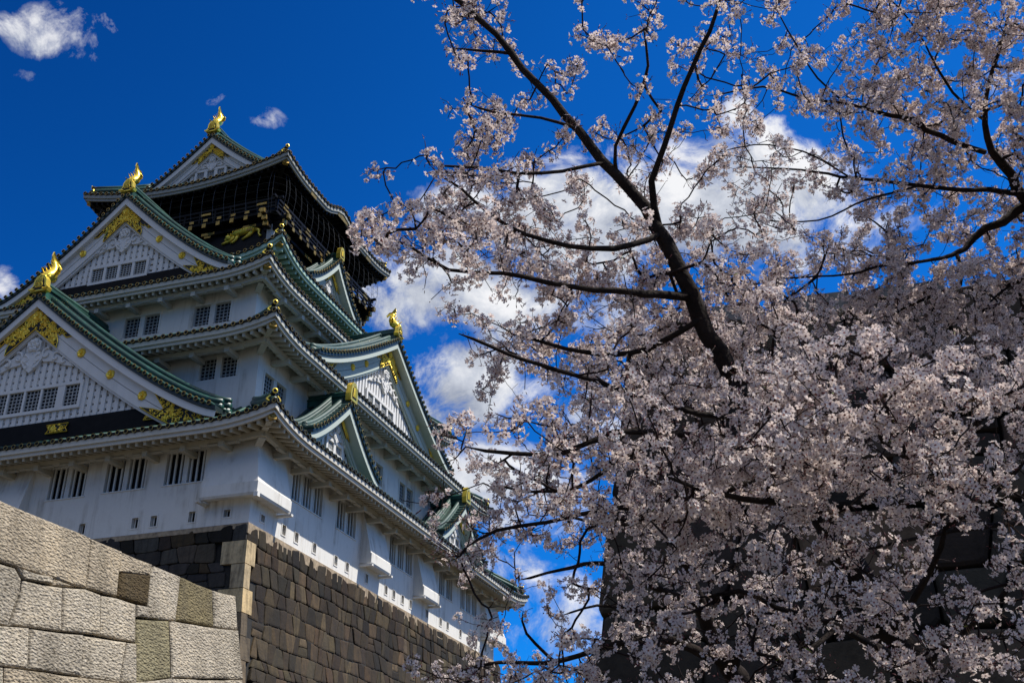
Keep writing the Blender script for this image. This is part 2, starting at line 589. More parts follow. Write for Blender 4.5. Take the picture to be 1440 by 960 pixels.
hl = [h for h in LW1] + [(a - .21, a + .21, z0, z1) for a, z0, z1 in LLP]
hr = [h[:4] for h in RW1] + [(a - .21, a + .21, z0, z1) for a, z0, z1 in RLP]
wm = merge(hole_wall('L', 0, 0, V1, 0, 5.6, hl), hole_wall('R', 0, 0, U1, 0, 5.6, hr))
wm.add([(U1, 0, 0), (U1, V1, 0), (U1, V1, 5.6), (U1, 0, 5.6)], [(0, 1, 2, 3)])
wm.add([(0, V1, 0), (U1, V1, 0), (U1, V1, 5.6), (0, V1, 5.6)], [(0, 1, 2, 3)])
wm.build('wall', 'plaster', keep)
for h in LW1:
    barred_window('L', 0, h, 2)
for h in RW1:
    barred_window('R', 0, h[:4], h[4])
for q in LLP:
    loophole('L', 0, *q)
for q in RLP:
    loophole('R', 0, *q)


# stone-dropping bays: sloping hoods that hang out over the rampart
def bay(side, a0, a1):
    mb = MB()
    prof = [(-.002, 5.05), (-.10, 4.95), (-.80, 2.08), (-.86, 2.08), (-.86, 1.45), (-.78, 1.32), (-.002, 1.45)]
    mb.prism([P(side, a0, d, z) for d, z in prof], Vector(P(side, a1, 0, 0)) - Vector(P(side, a0, 0, 0)))
    for a in (a0 - .10, a1 - .12):
        boxp(mb, side, a, a + .22, -.98, .05, 1.18, 1.32)
    return mb.build('stone_drop_bay', 'plaster', keep)


bay('R', 14.1, 17.3)
bay('R', 23.3, 26.4)
bay('L', 15.3, 18.3)


def corner_bay(cu, su, lu, lv):
    """bay wrapped round a corner; su=-1 near corner, +1 far end of the right side"""
    mb = MB()
    def ring(o, z):
        if su < 0:
            return [(-o, lv, z), (-o, -o, z), (lu, -o, z)]
        return [(cu - lu, -o, z), (cu + o, -o, z), (cu + o, lv, z)]
    rows = [ring(.002, 5.06), ring(.10, 4.96), ring(.80, 2.08), ring(.86, 2.08), ring(.86, 1.45), ring(.78, 1.32), ring(-.01, 1.45)]
    mb.grid(rows)
    for k in (0, 2):
        mb.add([r[k] for r in rows], [tuple(range(len(rows)))])
    if su < 0:
        mb.box((-.98, lv - .1, 1.16), (.05, lv + .12, 1.30))
        mb.box((lu - .12, -.98, 1.16), (lu + .1, .05, 1.30))
        mb.box((-.98, -.98, 1.14), (-.72, -.72, 1.40))
    else:
        mb.box((cu - lu - .1, -.98, 1.16), (cu - lu + .12, .05, 1.30))
        mb.box((cu + .72, -.98, 1.14), (cu + .98, -.72, 1.40))
    return mb.build('stone_drop_bay', 'plaster', keep)


corner_bay(0, -1, 3.0, 2.85)
corner_bay(U1, 1, 3.4, 3.0)

# ---- storeys 2, 3, 4
LW2 = [(3.95, 5.1, 10.85, 12.35), (5.5, 6.65, 10.85, 12.35), (26.75, 27.9, 10.85, 12.35), (28.3, 29.45, 10.85, 12.35)]
RW2 = []
for c in (5.15, 20.55, 26.55, 36.0):
    RW2 += [(c - 1.36, c - .2, 9.65, 11.25), (c + .2, c + 1.36, 9.65, 11.25)]
LW3 = []
for c in (8.05, 13.7, 19.7, 25.3):
    LW3 += [(c - 1.42, c - .2, 16.4, 17.95), (c + .2, c + 1.42, 16.4, 17.95)]
RW3 = []
for c in (10.5, 31.3):
    RW3 += [(c - 1.36, c - .2, 16.4, 17.95), (c + .2, c + 1.36, 16.4, 17.95)]


def storey(u0, u1, v0, v1, z0, z1, hL, hR, mat):
    m = merge(hole_wall('L', u0, v0, v1, z0, z1, hL, .2), hole_wall('R', v0, u0, u1, z0, z1, hR, .2))
    m.add([(u1, v0, z0), (u1, v1, z0), (u1, v1, z1), (u1, v0, z1)], [(0, 1, 2, 3)])
    m.add([(u0, v1, z0), (u1, v1, z0), (u1, v1, z1), (u0, v1, z1)], [(0, 1, 2, 3)])
    m.build('wall', mat, keep)
    for h in hL:
        lattice_window('L', u0, h)
    for h in hR:
        lattice_window('R', v0, h)
    for side, d, hs in (('L', u0, hL), ('R', v0, hR)):
        for i in range(0, len(hs), 2):
            a0, a1, zz0, zz1 = hs[i][0], hs[i + 1][1], hs[i][2], hs[i][3]
            fr = MB()
            fr.prism([P(side, x, d - .05, z) for x, z in ((a0 - .14, zz0), (a0 - .14, zz1 + .13), (a1 + .14, zz1 + .13), (a1 + .14, zz0), (a1 + .02, zz0), (a1 + .02, zz1 + .01), (a0 - .02, zz1 + .01), (a0 - .02, zz0))],
                     Vector(P(side, 0, .048, 0)))
            fr.build('window_surround', mat, keep)


storey(2.9, 38.9, 2.4, 31.0, 6.5, 13.6, LW2, RW2, 'plaster')
storey(5.3, 36.5, 4.65, 28.75, 14.0, 19.9, LW3, RW3, 'plaster')
storey(11.2, 30.8, 7.7, 25.7, 20.0, 25.0, [], [], 'plaster')


# ---- eaves and roofs
def roof(R, zm, zc, ll, inner, zi, wall, mat, tile='tile', zmR=None, llR=None, bumpR=None, black=False, powr=2.3, soff=None, step=.56):
    u0, u1, v0, v1 = R
    iu0, iu1, iv0, iv1 = inner
    wu0, wu1, wv0, wv1 = wall
    zmR = zm if zmR is None else zmR
    llR = ll if llR is None else llR
    emat = mat
    sides = {  # axis range, inner inset, inset at both ends, wall inset, wall inset at ends
        'L': (v0, v1, iu0 - u0, iv0 - v0, v1 - iv1, wu0 - u0, wv0 - v0, v1 - wv1),
        'R': (u0, u1, iv0 - v0, iu0 - u0, u1 - iu1, wv0 - v0, wu0 - u0, u1 - wu1),
        'l': (v0, v1, u1 - iu1, iv0 - v0, v1 - iv1, u1 - wu1, wv0 - v0, v1 - wv1),
        'r': (u0, u1, v1 - iv1, iu0 - u0, u1 - iu1, v1 - wv1, wu0 - u0, u1 - wu1)}

    def pos(s, a, r, z):
        return {'L': (u0 + r, a, z), 'l': (u1 - r, a, z), 'R': (a, v0 + r, z), 'r': (a, v1 - r, z)}[s]

    def lift(s, a):
        a0, a1 = sides[s][:2]
        L_, z_ = (ll, zm) if s in 'Ll' else (llR, zmR)
        c = min(a - a0, a1 - a)
        f = max(0.0, 1 - c / L_)
        e = (zc - z_) * f ** powr
        if bumpR and s == 'R':
            q = abs(a - bumpR[0]) / bumpR[1]
            if q < 1:
                e += bumpR[2] * (0.5 + 0.5 * cos(pi * q)) ** 1.15
        return e

    def base(s):
        return zm if s in 'Ll' else zmR

    root_mb, tiles, tends, fasc, soffit, raft, purl, hips = MB(), MB(), MB(), MB(), MB(), MB(), MB(), MB()
    SL = .24
    for s, (a0, a1, D, Da, Db, Dw, Wa, Wb) in sides.items():
        near = s in 'LR'
        n = max(24, int((a1 - a0) / (1.0 if near else 2.0)))
        A = [a0 + (a1 - a0) * (0.5 - 0.5 * cos(pi * i / n)) * 0.35 + (a1 - a0) * i / n * 0.65 for i in range(n + 1)]
        b = base(s)

        def zr(a, r):
            q = min(1, r / D)
            return b + lift(s, a) * (1 - q) + (zi - b) * (q * (.72 + .28 * q))

        def clipD(a, D_, e0, e1):
            return max(0.0, min(1.0, (a - a0) / e0, (a1 - a) / e1)) * D_

        def zs(a, r):
            return b + lift(s, a) * (1 - .75 * min(1, r / Dw)) - .52 + SL * r

        top, bot, f1, f2 = [], [], [], []
        for a in A:
            rm = clipD(a, D, Da, Db)
            top.append([pos(s, a, rm * j / 5, zr(a, rm * j / 5) + .1) for j in range(6)])
            rw = clipD(a, Dw + .3, Wa + .3, Wb + .3)
            r0 = min(.22, rw)
            bot.append([pos(s, a, r0 + (rw - r0) * j / 3, zs(a, r0 + (rw - r0) * j / 3) + .10) for j in range(4)])
            z = b + lift(s, a)

            def fp(r, dz):
                return pos(s, min(max(a, a0 + r), a1 - r), r, z + dz)
            f1.append([fp(.26, -.56), fp(.12, -.565), fp(.12, -.34), fp(.0, -.345), fp(.0, -.02), fp(.10, -.015)])
            f2.append([fp(-.06, -.02), fp(-.10, .02), fp(-.10, .12), fp(.3, .14)])
        root_mb.grid(top)
        soffit.grid(bot)
        fasc.grid(f1)
        tends.grid(f2, 1)
        # tile rolls and their round ends, rafters
        k = int((a1 - a0) / step)
        for i in range(k + 1):
            a = a0 + (a1 - a0 - k * step) / 2 + i * step
            rm = clipD(a, D, Da, Db)
            z = b + lift(s, a)
            if near:
                pts = [pos(s, a, rr, zr(a, rr) + .13) for rr in [-.08 + (rm + .08) * j / 4 for j in range(5)]]
                if rm > .4:
                    tiles.tube(pts, .12, 5, 0, False)
                # round end: gold ring with dark heart
                o = Vector(pos(s, a, -.13, z + .07))
                dirr = Vector(pos(s, a, 1, 0)) - Vector(pos(s, a, 0, 0))
                sd_ = dirr.cross(Vector((0, 0, 1)))
                ring = [[], [], [], []]
                for q in range(9):
                    an = 2 * pi * q / 8
                    e = sd_ * cos(an) + Vector((0, 0, 1)) * sin(an)
                    ring[0].append(o + dirr * .3 + e * .155)
                    ring[1].append(o + e * .155)
                    ring[2].append(o + e * .118)
                    ring[3].append(o + dirr * .03 + e * .116)
                tends.grid(ring[0:2], 1)
                tends.grid(ring[1:3], 0)
                tends.add(ring[3][:8], [tuple(range(8))], 1)
            rw = clipD(a, Dw, Wa, Wb)
            if rw > .5:
                p0, p1 = pos(s, a, .27, zs(a, .27) - .16), pos(s, a, rw + .02, zs(a, rw) - .12)
                raft.beam(p0, p1, .17, .30)
        # purlin on bracket arms
        pr = Dw - .95
        nseg = max(6, int((a1 - a0) / 2.6))
        for i in range(nseg):
            s0, s1 = a0 + Wa - .95 + (a1 - a0 - Wa - Wb + 1.9) * i / nseg, a0 + Wa - .95 + (a1 - a0 - Wa - Wb + 1.9) * (i + 1) / nseg
            purl.beam(pos(s, s0, pr, zs(s0, pr) - .46), pos(s, s1, pr, zs(s1, pr) - .46), .3, .34)
            if near and i:
                purl.beam(pos(s, s0, Dw + .05, zs(s0, Dw) - .95), pos(s, s0, pr - .35, zs(s0, pr) - .74), .34, .32)
                purl.beam(pos(s, s0 - 1.0, pr - .02, zs(s0, pr) - .62), pos(s, s0 + 1.0, pr - .02, zs(s0, pr) - .62), .26, .12)
    r_ob = root_mb.build('roof', 'tile_bed', keep)
    tiles.build('tile_rolls', tile, r_ob, True)
    tends.build('tile_ends', ['old_gold', 'bronze'], r_ob)
    fasc.build('fascia', emat, r_ob)
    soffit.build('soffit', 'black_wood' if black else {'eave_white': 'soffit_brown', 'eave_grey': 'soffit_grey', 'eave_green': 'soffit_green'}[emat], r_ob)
    raft.build('rafters', 'black_wood' if black else {'eave_white': 'rafter_brown'}.get(emat, emat), r_ob)
    purl.build('eave_purlin', 'black_wood' if black else {'eave_white': 'rafter_brown'}.get(emat, emat), r_ob)
    # hips: ridge on top, hip rafter with gilded end below, corner finial
    for cu, cv, su, sv, iu, iv, wu, wv in ((u0, v0, 1, 1, iu0, iv0, wu0, wv0), (u1, v0, -1, 1, iu1, iv0, wu1, wv0), (u0, v1, 1, -1, iu0, iv1, wu0, wv1), (u1, v1, -1, -1, iu1, iv1, wu1, wv1)):
        hb, cap = MB(), MB()
        c = Vector((cu, cv, zc))
        dg = Vector((su, sv, 0)).normalized()
        path = []
        for j in range(7):
            q = j / 6
            path.append(Vector((cu + (iu - cu) * q, cv + (iv - cv) * q, zc + (zi - zc) * (q * .72 + .28 * q * q) + .34 - .35 * max(0, .25 - q))))
        path[0] = path[0] + dg * .5
        hb.tube(path, .24, 6)
        hb.tube([p + Vector((0, 0, .3)) for p in path[1:]], .16, 6)
        hb.build('hip_ridge', tile, r_ob, True)
        tip = path[0] + Vector((0, 0, .05))
        # finial: dark plate, gilded curls and a ring
        fin = MB()
        sidev = Vector((-dg.y, dg.x, 0))
        fin.beam(tip + dg * .35 + Vector((0, 0, -.25)), tip + dg * .35 + Vector((0, 0, .42)), .5, .16, up=dg, mi=1)
        for sg in (-1, 1):
            arc = [tip + dg * .16 + sidev * sg * (.12 + .26 * sin(t)) + Vector((0, 0, -.2 + .5 * t / 2.6 + .1 * cos(t * 1.5))) for t in [i * .4 for i in range(8)]]
            fin.tube(arc, .065, 5, 0)
        fin.tube([tip + dg * .02 + Vector((0, 0, .55)), tip + dg * .42 + Vector((0, 0, .55))], .15, 8, 1)
        rg = [tip + sidev * cos(t) * .14 + Vector((0, 0, .55 + .14 * sin(t))) for t in [i * pi / 5 for i in range(11)]]
        fin.tube(rg, .035, 4, 0, False)
        fin.tube([tip + dg * -.25 + Vector((0, 0, -.2)), tip + dg * .3 + Vector((0, 0, -.18))], .12, 8, 0)
        fin.build('corner_finial', ['gold', 'bronze'], r_ob)
        hp = MB()
        w_ = Vector((wu, wv, 0))
        zt = zc - .62
        a_ = Vector((cu, cv, zt)) + Vector((su, sv, 0)) * .34
        bq = Vector((wu, wv, (zmR if not black else zm) - .52 + SL * abs(wu - cu) - .35))
        hp.beam(a_, bq, .34, .42)
        m_ = a_.lerp(bq, .62)
        hp.beam(m_ + Vector((0, 0, -.36)), bq + Vector((0, 0, -.45)), .4, .42)
        ho = hp.build('hip_rafter', 'black_wood' if black else (soff or emat), r_ob)
        cp = MB()
        cpc = a_ - dg * .03
        t_ = (bq - a_).normalized()
        cp.beam(cpc, cpc + t_ * .3, .46, .5)
        cp.tube([cpc - dg * .07, cpc + dg * .02], .15, 8)
        cp.build('gilded_cap', 'old_gold', r_ob)
    return r_ob


R1 = roof((-2.4, 44.1, -2.4, 35.8), 5.30, 5.98, 5.0, (2.9, 38.9, 2.4, 31), 8.4, (0, U1, 0, V1), 'eave_white')
R2 = roof((.57, 41.25, .07, 33.3), 13.03, 13.66, 4.6, (5.3, 36.5, 4.65, 28.75), 15.7, (2.9, 38.9, 2.4, 31), 'eave_grey')
R3 = roof((3.45, 38.3, 2.8, 30.6), 19.28, 19.99, 4.6, (11.2, 30.8, 7.7, 25.7), 22.6, (5.3, 36.5, 4.65, 28.75), 'eave_grey')
R4 = roof((9.09, 32.9, 5.59, 27.8), 24.30, 25.65, 5.2, (12.9, 28.9, 9.1, 24.3), 27.0, (11.2, 30.8, 7.7, 25.7), 'eave_green', 'tile_pale')
R5 = roof((10.85, 30.95, 7.0, 26.4), 33.36, 34.65, 9.7, (14.4, 27.4, 11.2, 22.2), 36.4, (13.6, 28.2, 9.8, 23.6), 'eave_dark', 'tile', zmR=34.06, llR=4.2, bumpR=(20.9, 3.4, 1.15), black=True, powr=2.0)


# ---- gables
def inside(poly, x, y):
    c = False
    n = len(poly)
    j = n - 1
    for i in range(n):
        if (poly[i][1] > y) != (poly[j][1] > y) and x < (poly[j][0] - poly[i][0]) * (y - poly[i][1]) / (poly[j][1] - poly[i][1]) + poly[i][0]:
            c = not c
        j = i
    return c


def filigree(side, d, poly, n, rad, parent, seed, rose=None, name='gilded_ornament', size=(.10, .26)):
    """openwork plate: dark bronze ground, gilded rim, scrolls"""
    rr = random.Random(seed)
    mb = MB()
    dz = Vector(P(side, 0, -.05, 0))
    mb.prism([P(side, a, d, z) for a, z in poly], dz, 1)
    rim = [Vector(P(side, a, d - .06, z)) for a, z in poly]
    mb.tube(rim + [rim[0]], rad * 1.15, 4, 0, False)
    xs = [p[0] for p in poly]
    zs_ = [p[1] for p in poly]
    made = 0
    for _ in range(n * 14):
        if made >= n:
            break
        x, z = rr.uniform(min(xs), max(xs)), rr.uniform(min(zs_), max(zs_))
        r = rr.uniform(*size)
        ph = rr.uniform(0, 2 * pi)
        sg = rr.choice((-1, 1))
        pts = []
        for i in range(10):
            t = i / 9
            an = ph + sg * t * 4.6
            rad_ = r * (1 - .72 * t)
            pts.append((x + cos(an) * rad_, z + sin(an) * rad_))
        pts.insert(0, (2 * pts[0][0] - pts[1][0] + .1 * r, 2 * pts[0][1] - pts[1][1]))
        if all(inside(poly, *p) for p in pts):
            mb.tube([P(side, a, d - .075, zz) for a, zz in pts], rad, 4, 0, False)
            mb.ball(P(side, pts[-1][0], d - .075, pts[-1][1]), rad * 1.5, 5, 3)
            made += 1
    o = mb.build(name, ['gold', 'bronze'], parent)
    return o


def rosette(side, d, a, z, r, parent, name='gilded_boss', petals=8, mat='gold'):
    mb = MB()
    out = Vector(P(side, 0, -1, 0))
    e1, e2 = Vector(P(side, 1, 0, 0)), Vector((0, 0, 1))
    c = Vector(P(side, a, d, z))
    rows = [[], [], [], []]
    n = petals * 4
    for i in range(n + 1):
        t = 2 * pi * i / n
        k = .86 + .14 * abs(cos(t * petals / 2))
        e = e1 * cos(t) + e2 * sin(t)
        rows[0].append(c + e * r * k)
        rows[1].append(c + out * .07 + e * r * k * .96)
        rows[2].append(c + out * (.12 + .03 * abs(cos(t * petals / 2))) + e * r * .66)
        rows[3].append(c + out * .06 + e * r * .30)
    mb.grid(rows)
    mb.ball(c + out * .07, r * .3, 8, 5)
    return mb.build(name, mat, parent)


def fish(side, a, d, z, s, parent):
    """gilded dolphin-like roof fish: crest plate in front, scaly body arched up, forked tail"""
    def Q(x, y, h):       # x inward from the gable tip, y sideways
        return P(side, a + y * s, d + x * s, z + h * s)
    pl = MB()
    outl = [(-.62, 0), (-.70, .22), (-.50, .42), (-.46, .85), (-.30, 1.12), (0, 1.25), (.30, 1.12), (.46, .85), (.50, .42), (.70, .22), (.62, 0)]
    pl.prism([Q(-.18, y, h) for y, h in outl], Vector(Q(.22, 0, 0)) - Vector(Q(-.18, 0, 0)))
    inn = [(y * .68, .12 + h * .74) for y, h in outl]
    pl.prism([Q(-.20, y, h) for y, h in inn], Vector(Q(.0, 0, 0)) - Vector(Q(.012, 0, 0)), 1)
    for i in range(7):
        y = -.27 + .09 * i
        pl.beam(Q(-.22, y, .25), Q(-.22, y * .6, .98), .03 * s, .03 * s)
    for sg in (-1, 1):
        pl.tube([Q(-.2, sg * (.3 + .3 * t), .15 - .12 * t + .1 * t * t) for t in (0, .4, .8, 1.2, 1.5)], .075 * s, 5)
        pl.tube([Q(-.24, sg * .12 + .16 * cos(t), .42 + .16 * sin(t)) for t in [k * .7 for k in range(9)]], .03 * s, 4)
    pl.build('crest_plate', ['gold', 'bronze'], parent)
    mb = MB()
    path = [(.16, .98, .20), (.22, 1.22, .33), (.42, 1.42, .40), (.66, 1.66, .40), (.80, 1.98, .33), (.80, 2.28, .25), (.70, 2.52, .17), (.60, 2.70, .10)]
    mb.tube([Q(x, 0, h) for x, h, _ in path], [r * s for _, _, r in path], 10, 0, True)
    for i, (x, h, r) in enumerate(path[1:-1]):     # overlapping scale rings
        mb.tube([Q(x + r * cos(t) * .0, r * 1.03 * cos(t), h + r * 1.03 * sin(t) * .45) for t in [k * pi / 6 for k in range(13)]], .035 * s, 4, 0, False)
    # jaws and eyes
    mb.tube([Q(.20, 0, 1.20), Q(-.02, 0, 1.12), Q(-.20, 0, 1.22)], [.26 * s, .2 * s, .10 * s], 7)
    mb.tube([Q(.22, 0, 1.05), Q(-.02, 0, .98), Q(-.12, 0, .96)], [.2 * s, .14 * s, .06 * s], 7)
    for sg in (-1, 1):
        mb.ball(Q(.12, sg * .24, 1.32), .085 * s, 7, 5)
        mb.prism([Q(.45, sg * .36, 1.45), Q(.30, sg * .80, 1.85), Q(.52, sg * .82, 1.72), Q(.62, sg * .70, 1.55), Q(.62, sg * .36, 1.50)], Vector(Q(.0, 0, .05)) - Vector(Q(0, 0, 0)))
    for i in range(5):                              # spines down the outer back
        x, h, r = path[i + 2]
        mb.prism([Q(x - r * .8, 0, h + .1), Q(x - r * 1.75, 0, h + .28), Q(x - r * .75, 0, h - .10)], Vector(Q(0, .06, 0)) - Vector(Q(0, 0, 0)))
    # forked tail
    mb.prism([Q(.62, -.05, 2.50), Q(.40, -.05, 2.90), Q(.46, -.05, 3.30), Q(.70, -.05, 3.02), Q(.85, -.05, 2.86), Q(1.10, -.05, 2.86), Q(1.42, -.05, 2.52), Q(1.36, -.05, 2.40), Q(1.08, -.05, 2.56), Q(.84, -.05, 2.42)], Vector(Q(0, .12, 0)) - Vector(Q(0, 0, 0)))
    mb.build('roof_fish', 'gold', parent, True)


def gable(side, c, hw, za, zf, d, back, bw, mat, p=1.25, tile='tile', zlat=None, band=None, wins=(), bosses=(), gold_apex=1.0, gold_foot=True, carve=1.0,
          fishscale=0, ridge_h=.95, crest=False, seed=1, boss_r=.33, lat=True, verge=.62, rib_step=.55):
    def zc_(x):
        q = min(1, abs(x) / hw)
        return zf + (za - zf) * (1 - q) ** p

    def slope(x):
        e = .02 * hw
        return (zc_(abs(x) + e) - zc_(abs(x) - e)) / (2 * e) if abs(x) > e else (zc_(2 * e) - zc_(e)) / e

    n = 22
    X = [hw * i / n for i in range(n + 1)]

    def curve_off(w):
        """right half of the curve moved w inward along its normal, clipped at the centre line"""
        out = []
        for x in X:
            m = slope(max(x, .03 * hw))
            L_ = sqrt(1 + m * m)
            px, pz = x + m * w / L_, zc_(x) - w / L_
            out.append((px, pz))
        res = []
        for i, (px, pz) in enumerate(out):
            if px < 0:
                if i + 1 < len(out) and out[i + 1][0] > 0:
                    x2, z2 = out[i + 1]
                    t = -px / (x2 - px)
                    res.append((0.0, pz + (z2 - pz) * t))
                else:
                    res.append(None)
            else:
                res.append((px, pz))
        first = next(r for r in res if r is not None)
        if first[0] > 1e-6:
            first = (0.0, first[1] - slope(.03 * hw) * first[0])
        return [(0.0, first[1]) if r is None else r for r in res]

    # roof of the gable
    mb = MB()
    for sg in (-1, 1):
        rows_t, rows_b = [], []
        for x in X:
            zt = zc_(x)
            rows_t.append([P(side, c + sg * x, dd, zt + .30) for dd in (d - verge, d + back)])
            rows_b.append([P(side, c + sg * x, dd, zt + .02) for dd in (d - verge, d + back)])
        mb.grid(rows_t)
        mb.grid(rows_b)
        mb.grid([[t[0], b[0]] for t, b in zip(rows_t, rows_b)])
        mb.add([rows_t[-1][0], rows_t[-1][1], rows_b[-1][1], rows_b[-1][0]], [(0, 1, 2, 3)])
    go = mb.build('gable_roof', 'tile_bed', keep)
    ribs = MB()
    nrib = int(back / rib_step)
    for sg in (-1, 1):
        ends = MB()
        for k in range(nrib):
            dd = d - verge + .95 + k * rib_step
            ribs.tube([P(side, c + sg * x, dd, zc_(x) + .33) for x in X[1::2] + [X[-1] + .1]], .12, 5, 0, True)
        # stacked ridges that run down beside the verge
        for dd, r, h in ((d - verge + .66, .24, .40), (d - verge + .66, .19, .40 + .36 * ridge_h), (d - verge + 1.5, .27, .40), (d - verge + 1.5, .23, .40 + .42 * ridge_h), (d - verge + 1.5, .17, .40 + .80 * ridge_h)):
            ribs.tube([P(side, c + sg * x, dd, zc_(x) + h) for x in X[1:]], r, 6, 0, True)
        # short verge tiles with round gilded ends
        s_len, xx = 0.0, .25
        while xx < hw + .05:
            z = zc_(xx) + .36
            o = Vector(P(side, c + sg * xx, d - verge - .10, z))
            inw = Vector(P(side, 0, 1, 0))
            e1 = Vector(P(side, 1, 0, 0))
            ribs.tube([o, o + inw * .62], .135, 6, 0, False)
            rg = [[], [], []]
            for q in range(9):
                an = 2 * pi * q / 8
                e = e1 * cos(an) + Vector((0, 0, 1)) * sin(an)
                rg[0].append(o + e * .16)
                rg[1].append(o + e * .118 - inw * .01)
                rg[2].append(o + e * .116 + inw * .03)
            ends.grid(rg[:2], 0)
            ends.add(rg[2][:8], [tuple(range(8))], 1)
            m = slope(xx)
            xx += .50 / sqrt(1 + m * m)
        ends.build('tile_ends', ['old_gold', 'bronze'], go)
    ribs.build('tile_rolls', tile, go, True)
    # main ridge
    rd = MB()
    boxp(rd, side, c - .30, c + .30, d - verge + .15, d + back, za + .2, za + .3 + ridge_h * .55)
    boxp(rd, side, c - .40, c + .40, d - verge + .10, d + back, za + .3 + ridge_h * .55, za + .3 + ridge_h * .68)
    boxp(rd, side, c - .24, c + .24, d - verge + .15, d + back, za + .3 + ridge_h * .68, za + .3 + ridge_h * .9)
    rd.tube([P(side, c, d - verge + .1, za + .3 + ridge_h), P(side, c, d + back, za + .3 + ridge_h)], .24, 7)
    rd.build('ridge', 'tile', go)
    # bargeboards
    lip = curve_off(.42)
    c0_, c1_ = [(x, zc_(x)) for x in X], lip
    b1 = curve_off(.34)
    b2 = curve_off(bw)
    b2 = [(min(max(x, 0), hw * 1.0), z) for x, z in b2]
    bb = MB()
    gv = curve_off(bw * .62)
    for sg in (-1, 1):
        def strip(ca, cb, da, db):
            fr_ = [[P(side, c + sg * x, da, z) for x, z in cv_] for cv_ in (ca, cb)]
            bk = [[P(side, c + sg * x, db, z) for x, z in cv_] for cv_ in (ca, cb)]
            bb.grid(fr_)
            bb.grid([fr_[1], bk[1]])
            bb.grid([fr_[0], bk[0]])
        strip(c0_, c1_, d - verge + .12, d)
        strip(b1, gv, d - .16, d + .12)
        strip([(x, z - .035) for x, z in gv], b2, d - .13, d + .12)
        # inner moulding
        strip([(x, z) for x, z in b2], curve_off(bw + .14), d - .04, d + .14)
    bo = bb.build('bargeboard', mat, go)
    # lattice panel inside the gable
    inner = curve_off(bw + .02)
    zb = zlat if zlat is not None else zf

    def top_at(x):
        x = abs(x)
        for (xa, z0), (xb, z1) in zip(inner[:-1], inner[1:]):
            if xa <= x <= xb and xb > xa:
                return z0 + (z1 - z0) * (x - xa) / (xb - xa)
        return inner[0][1] if x < .01 else zb - 1
    xe = hw
    for k in range(400):
        xe = hw * (1 - k / 400)
        if top_at(xe) > zb + .02:
            break
    pan = MB()
    m = 30
    pan.grid([[P(side, c + xe * (2 * i / m - 1), d + .42, zz) for i in range(m + 1)] for zz in (zb,)] + [[P(side, c + xe * (2 * i / m - 1), d + .42, max(zb, top_at(xe * (2 * i / m - 1)) + .05)) for i in range(m + 1)]])
    po = pan.build('gable_panel', 'glass' if lat else mat, go)
    lt = MB()

    def blocked(x, z):
        return any(w0 - .08 < c + x < w1 + .08 and z0 - .08 < z < z1 + .08 for (w0, w1, z0, z1) in WR)
    WR = []
    if wins:
        WR = [(min(w[0] for w in wins) - .12, max(w[1] for w in wins) + .12, min(w[2] for w in wins) - .1, max(w[3] for w in wins) + .1)]
    stp = .50
    kk = int(xe / stp)
    for i in range(-kk, kk + 1):
        x = i * stp
        zt = top_at(x) + .02
        segs = [(zb, zt)]
        for (w0, w1, z0, z1) in WR:
            if w0 - .1 < c + x < w1 + .1:
                segs = [(zb, min(z0, zt)), (z1, zt)]
        for q0, q1 in segs:
            if q1 - q0 > .1:
                boxp(lt, side, c + x - .15, c + x + .15, d + .20, d + .40, q0, q1)
    zz = zb + .12
    while zz < za - bw:
        xw = xe
        for k in range(200):
            xw = xe * (1 - k / 200)
            if top_at(xw) > zz + .1:
                break
        spans = [(-xw, xw)]
        for (w0, w1, z0, z1) in WR:
            if z0 - .15 < zz < z1 + .15:
                spans = [(-xw, min(xw, w0 - c)), (max(-xw, w1 - c), xw)]
        for q0, q1 in spans:
            if q1 - q0 > .2:
                boxp(lt, side, c + q0, c + q1, d + .29, d + .41, zz - .16, zz + .16)
        zz += .47
    if WR:
        w0, w1, z0, z1 = WR[0]
        for q in ((w0 - .1, w1 + .1, z1 - .1, z1 + .12), (w0 - .1, w1 + .1, z0 - .12, z0 + .1), (w0 - .1, w0 + .12, z0 + .1, z1 - .1), (w1 - .12, w1 + .1, z0 + .1, z1 - .1)):
            boxp(lt, side, q[0], q[1], d + .08, d + .405, q[2], q[3])
        ws = sorted(wins)
        for wa, wb in zip(ws[:-1], ws[1:]):
            boxp(lt, side, wa[1], wb[0], d + .10, d + .40, z0 + .1, z1 - .1)
    if lat:
        lt.build('gable_lattice', 'gable_white', go)
    for wv in wins:
        lattice_window(side, d + .26, wv, 'gable_window', 4, 6, go, proud=True)
    if band:
        bm_ = MB()
        z0, z1 = band
        x1 = hw
        for k in range(300):
            x1 = hw * (1 - k / 300)
            if top_at(x1) > (z0 + z1) / 2 - .25:
                break
        boxp(bm_, side, c - x1, c + x1, d + .10, d + .5, z0, z1)
        bm_.build('dark_base_board', 'black_wood', go)
    # carved pendant under the apex
    if carve:
        cv = MB()
        zt = inner[0][1]
        s = carve
        hexp = [(.62 * s * cos(t + pi / 6), zt - 1.05 * s + .62 * s * sin(t + pi / 6)) for t in [k * pi / 3 for k in range(6)]]
        cv.prism([P(side, c + a, d - .02, z) for a, z in hexp], Vector(P(side, 0, .22, 0)))
        for k in range(6):
            t = k * pi / 3
            cv.ball(P(side, c + .30 * s * cos(t), d - .04, zt - 1.05 * s + .30 * s * sin(t)), .19 * s, 6, 4)
        cv.ball(P(side, c, d - .06, zt - 1.05 * s), .16 * s, 6, 4)
        cv.prism([P(side, c + a * s, d + .0, zt - z * s) for a, z in ((-.55, 1.5), (-.85, 2.0), (-.5, 2.55), (0, 2.95), (.5, 2.55), (.85, 2.0), (.55, 1.5))], Vector(P(side, 0, .2, 0)))
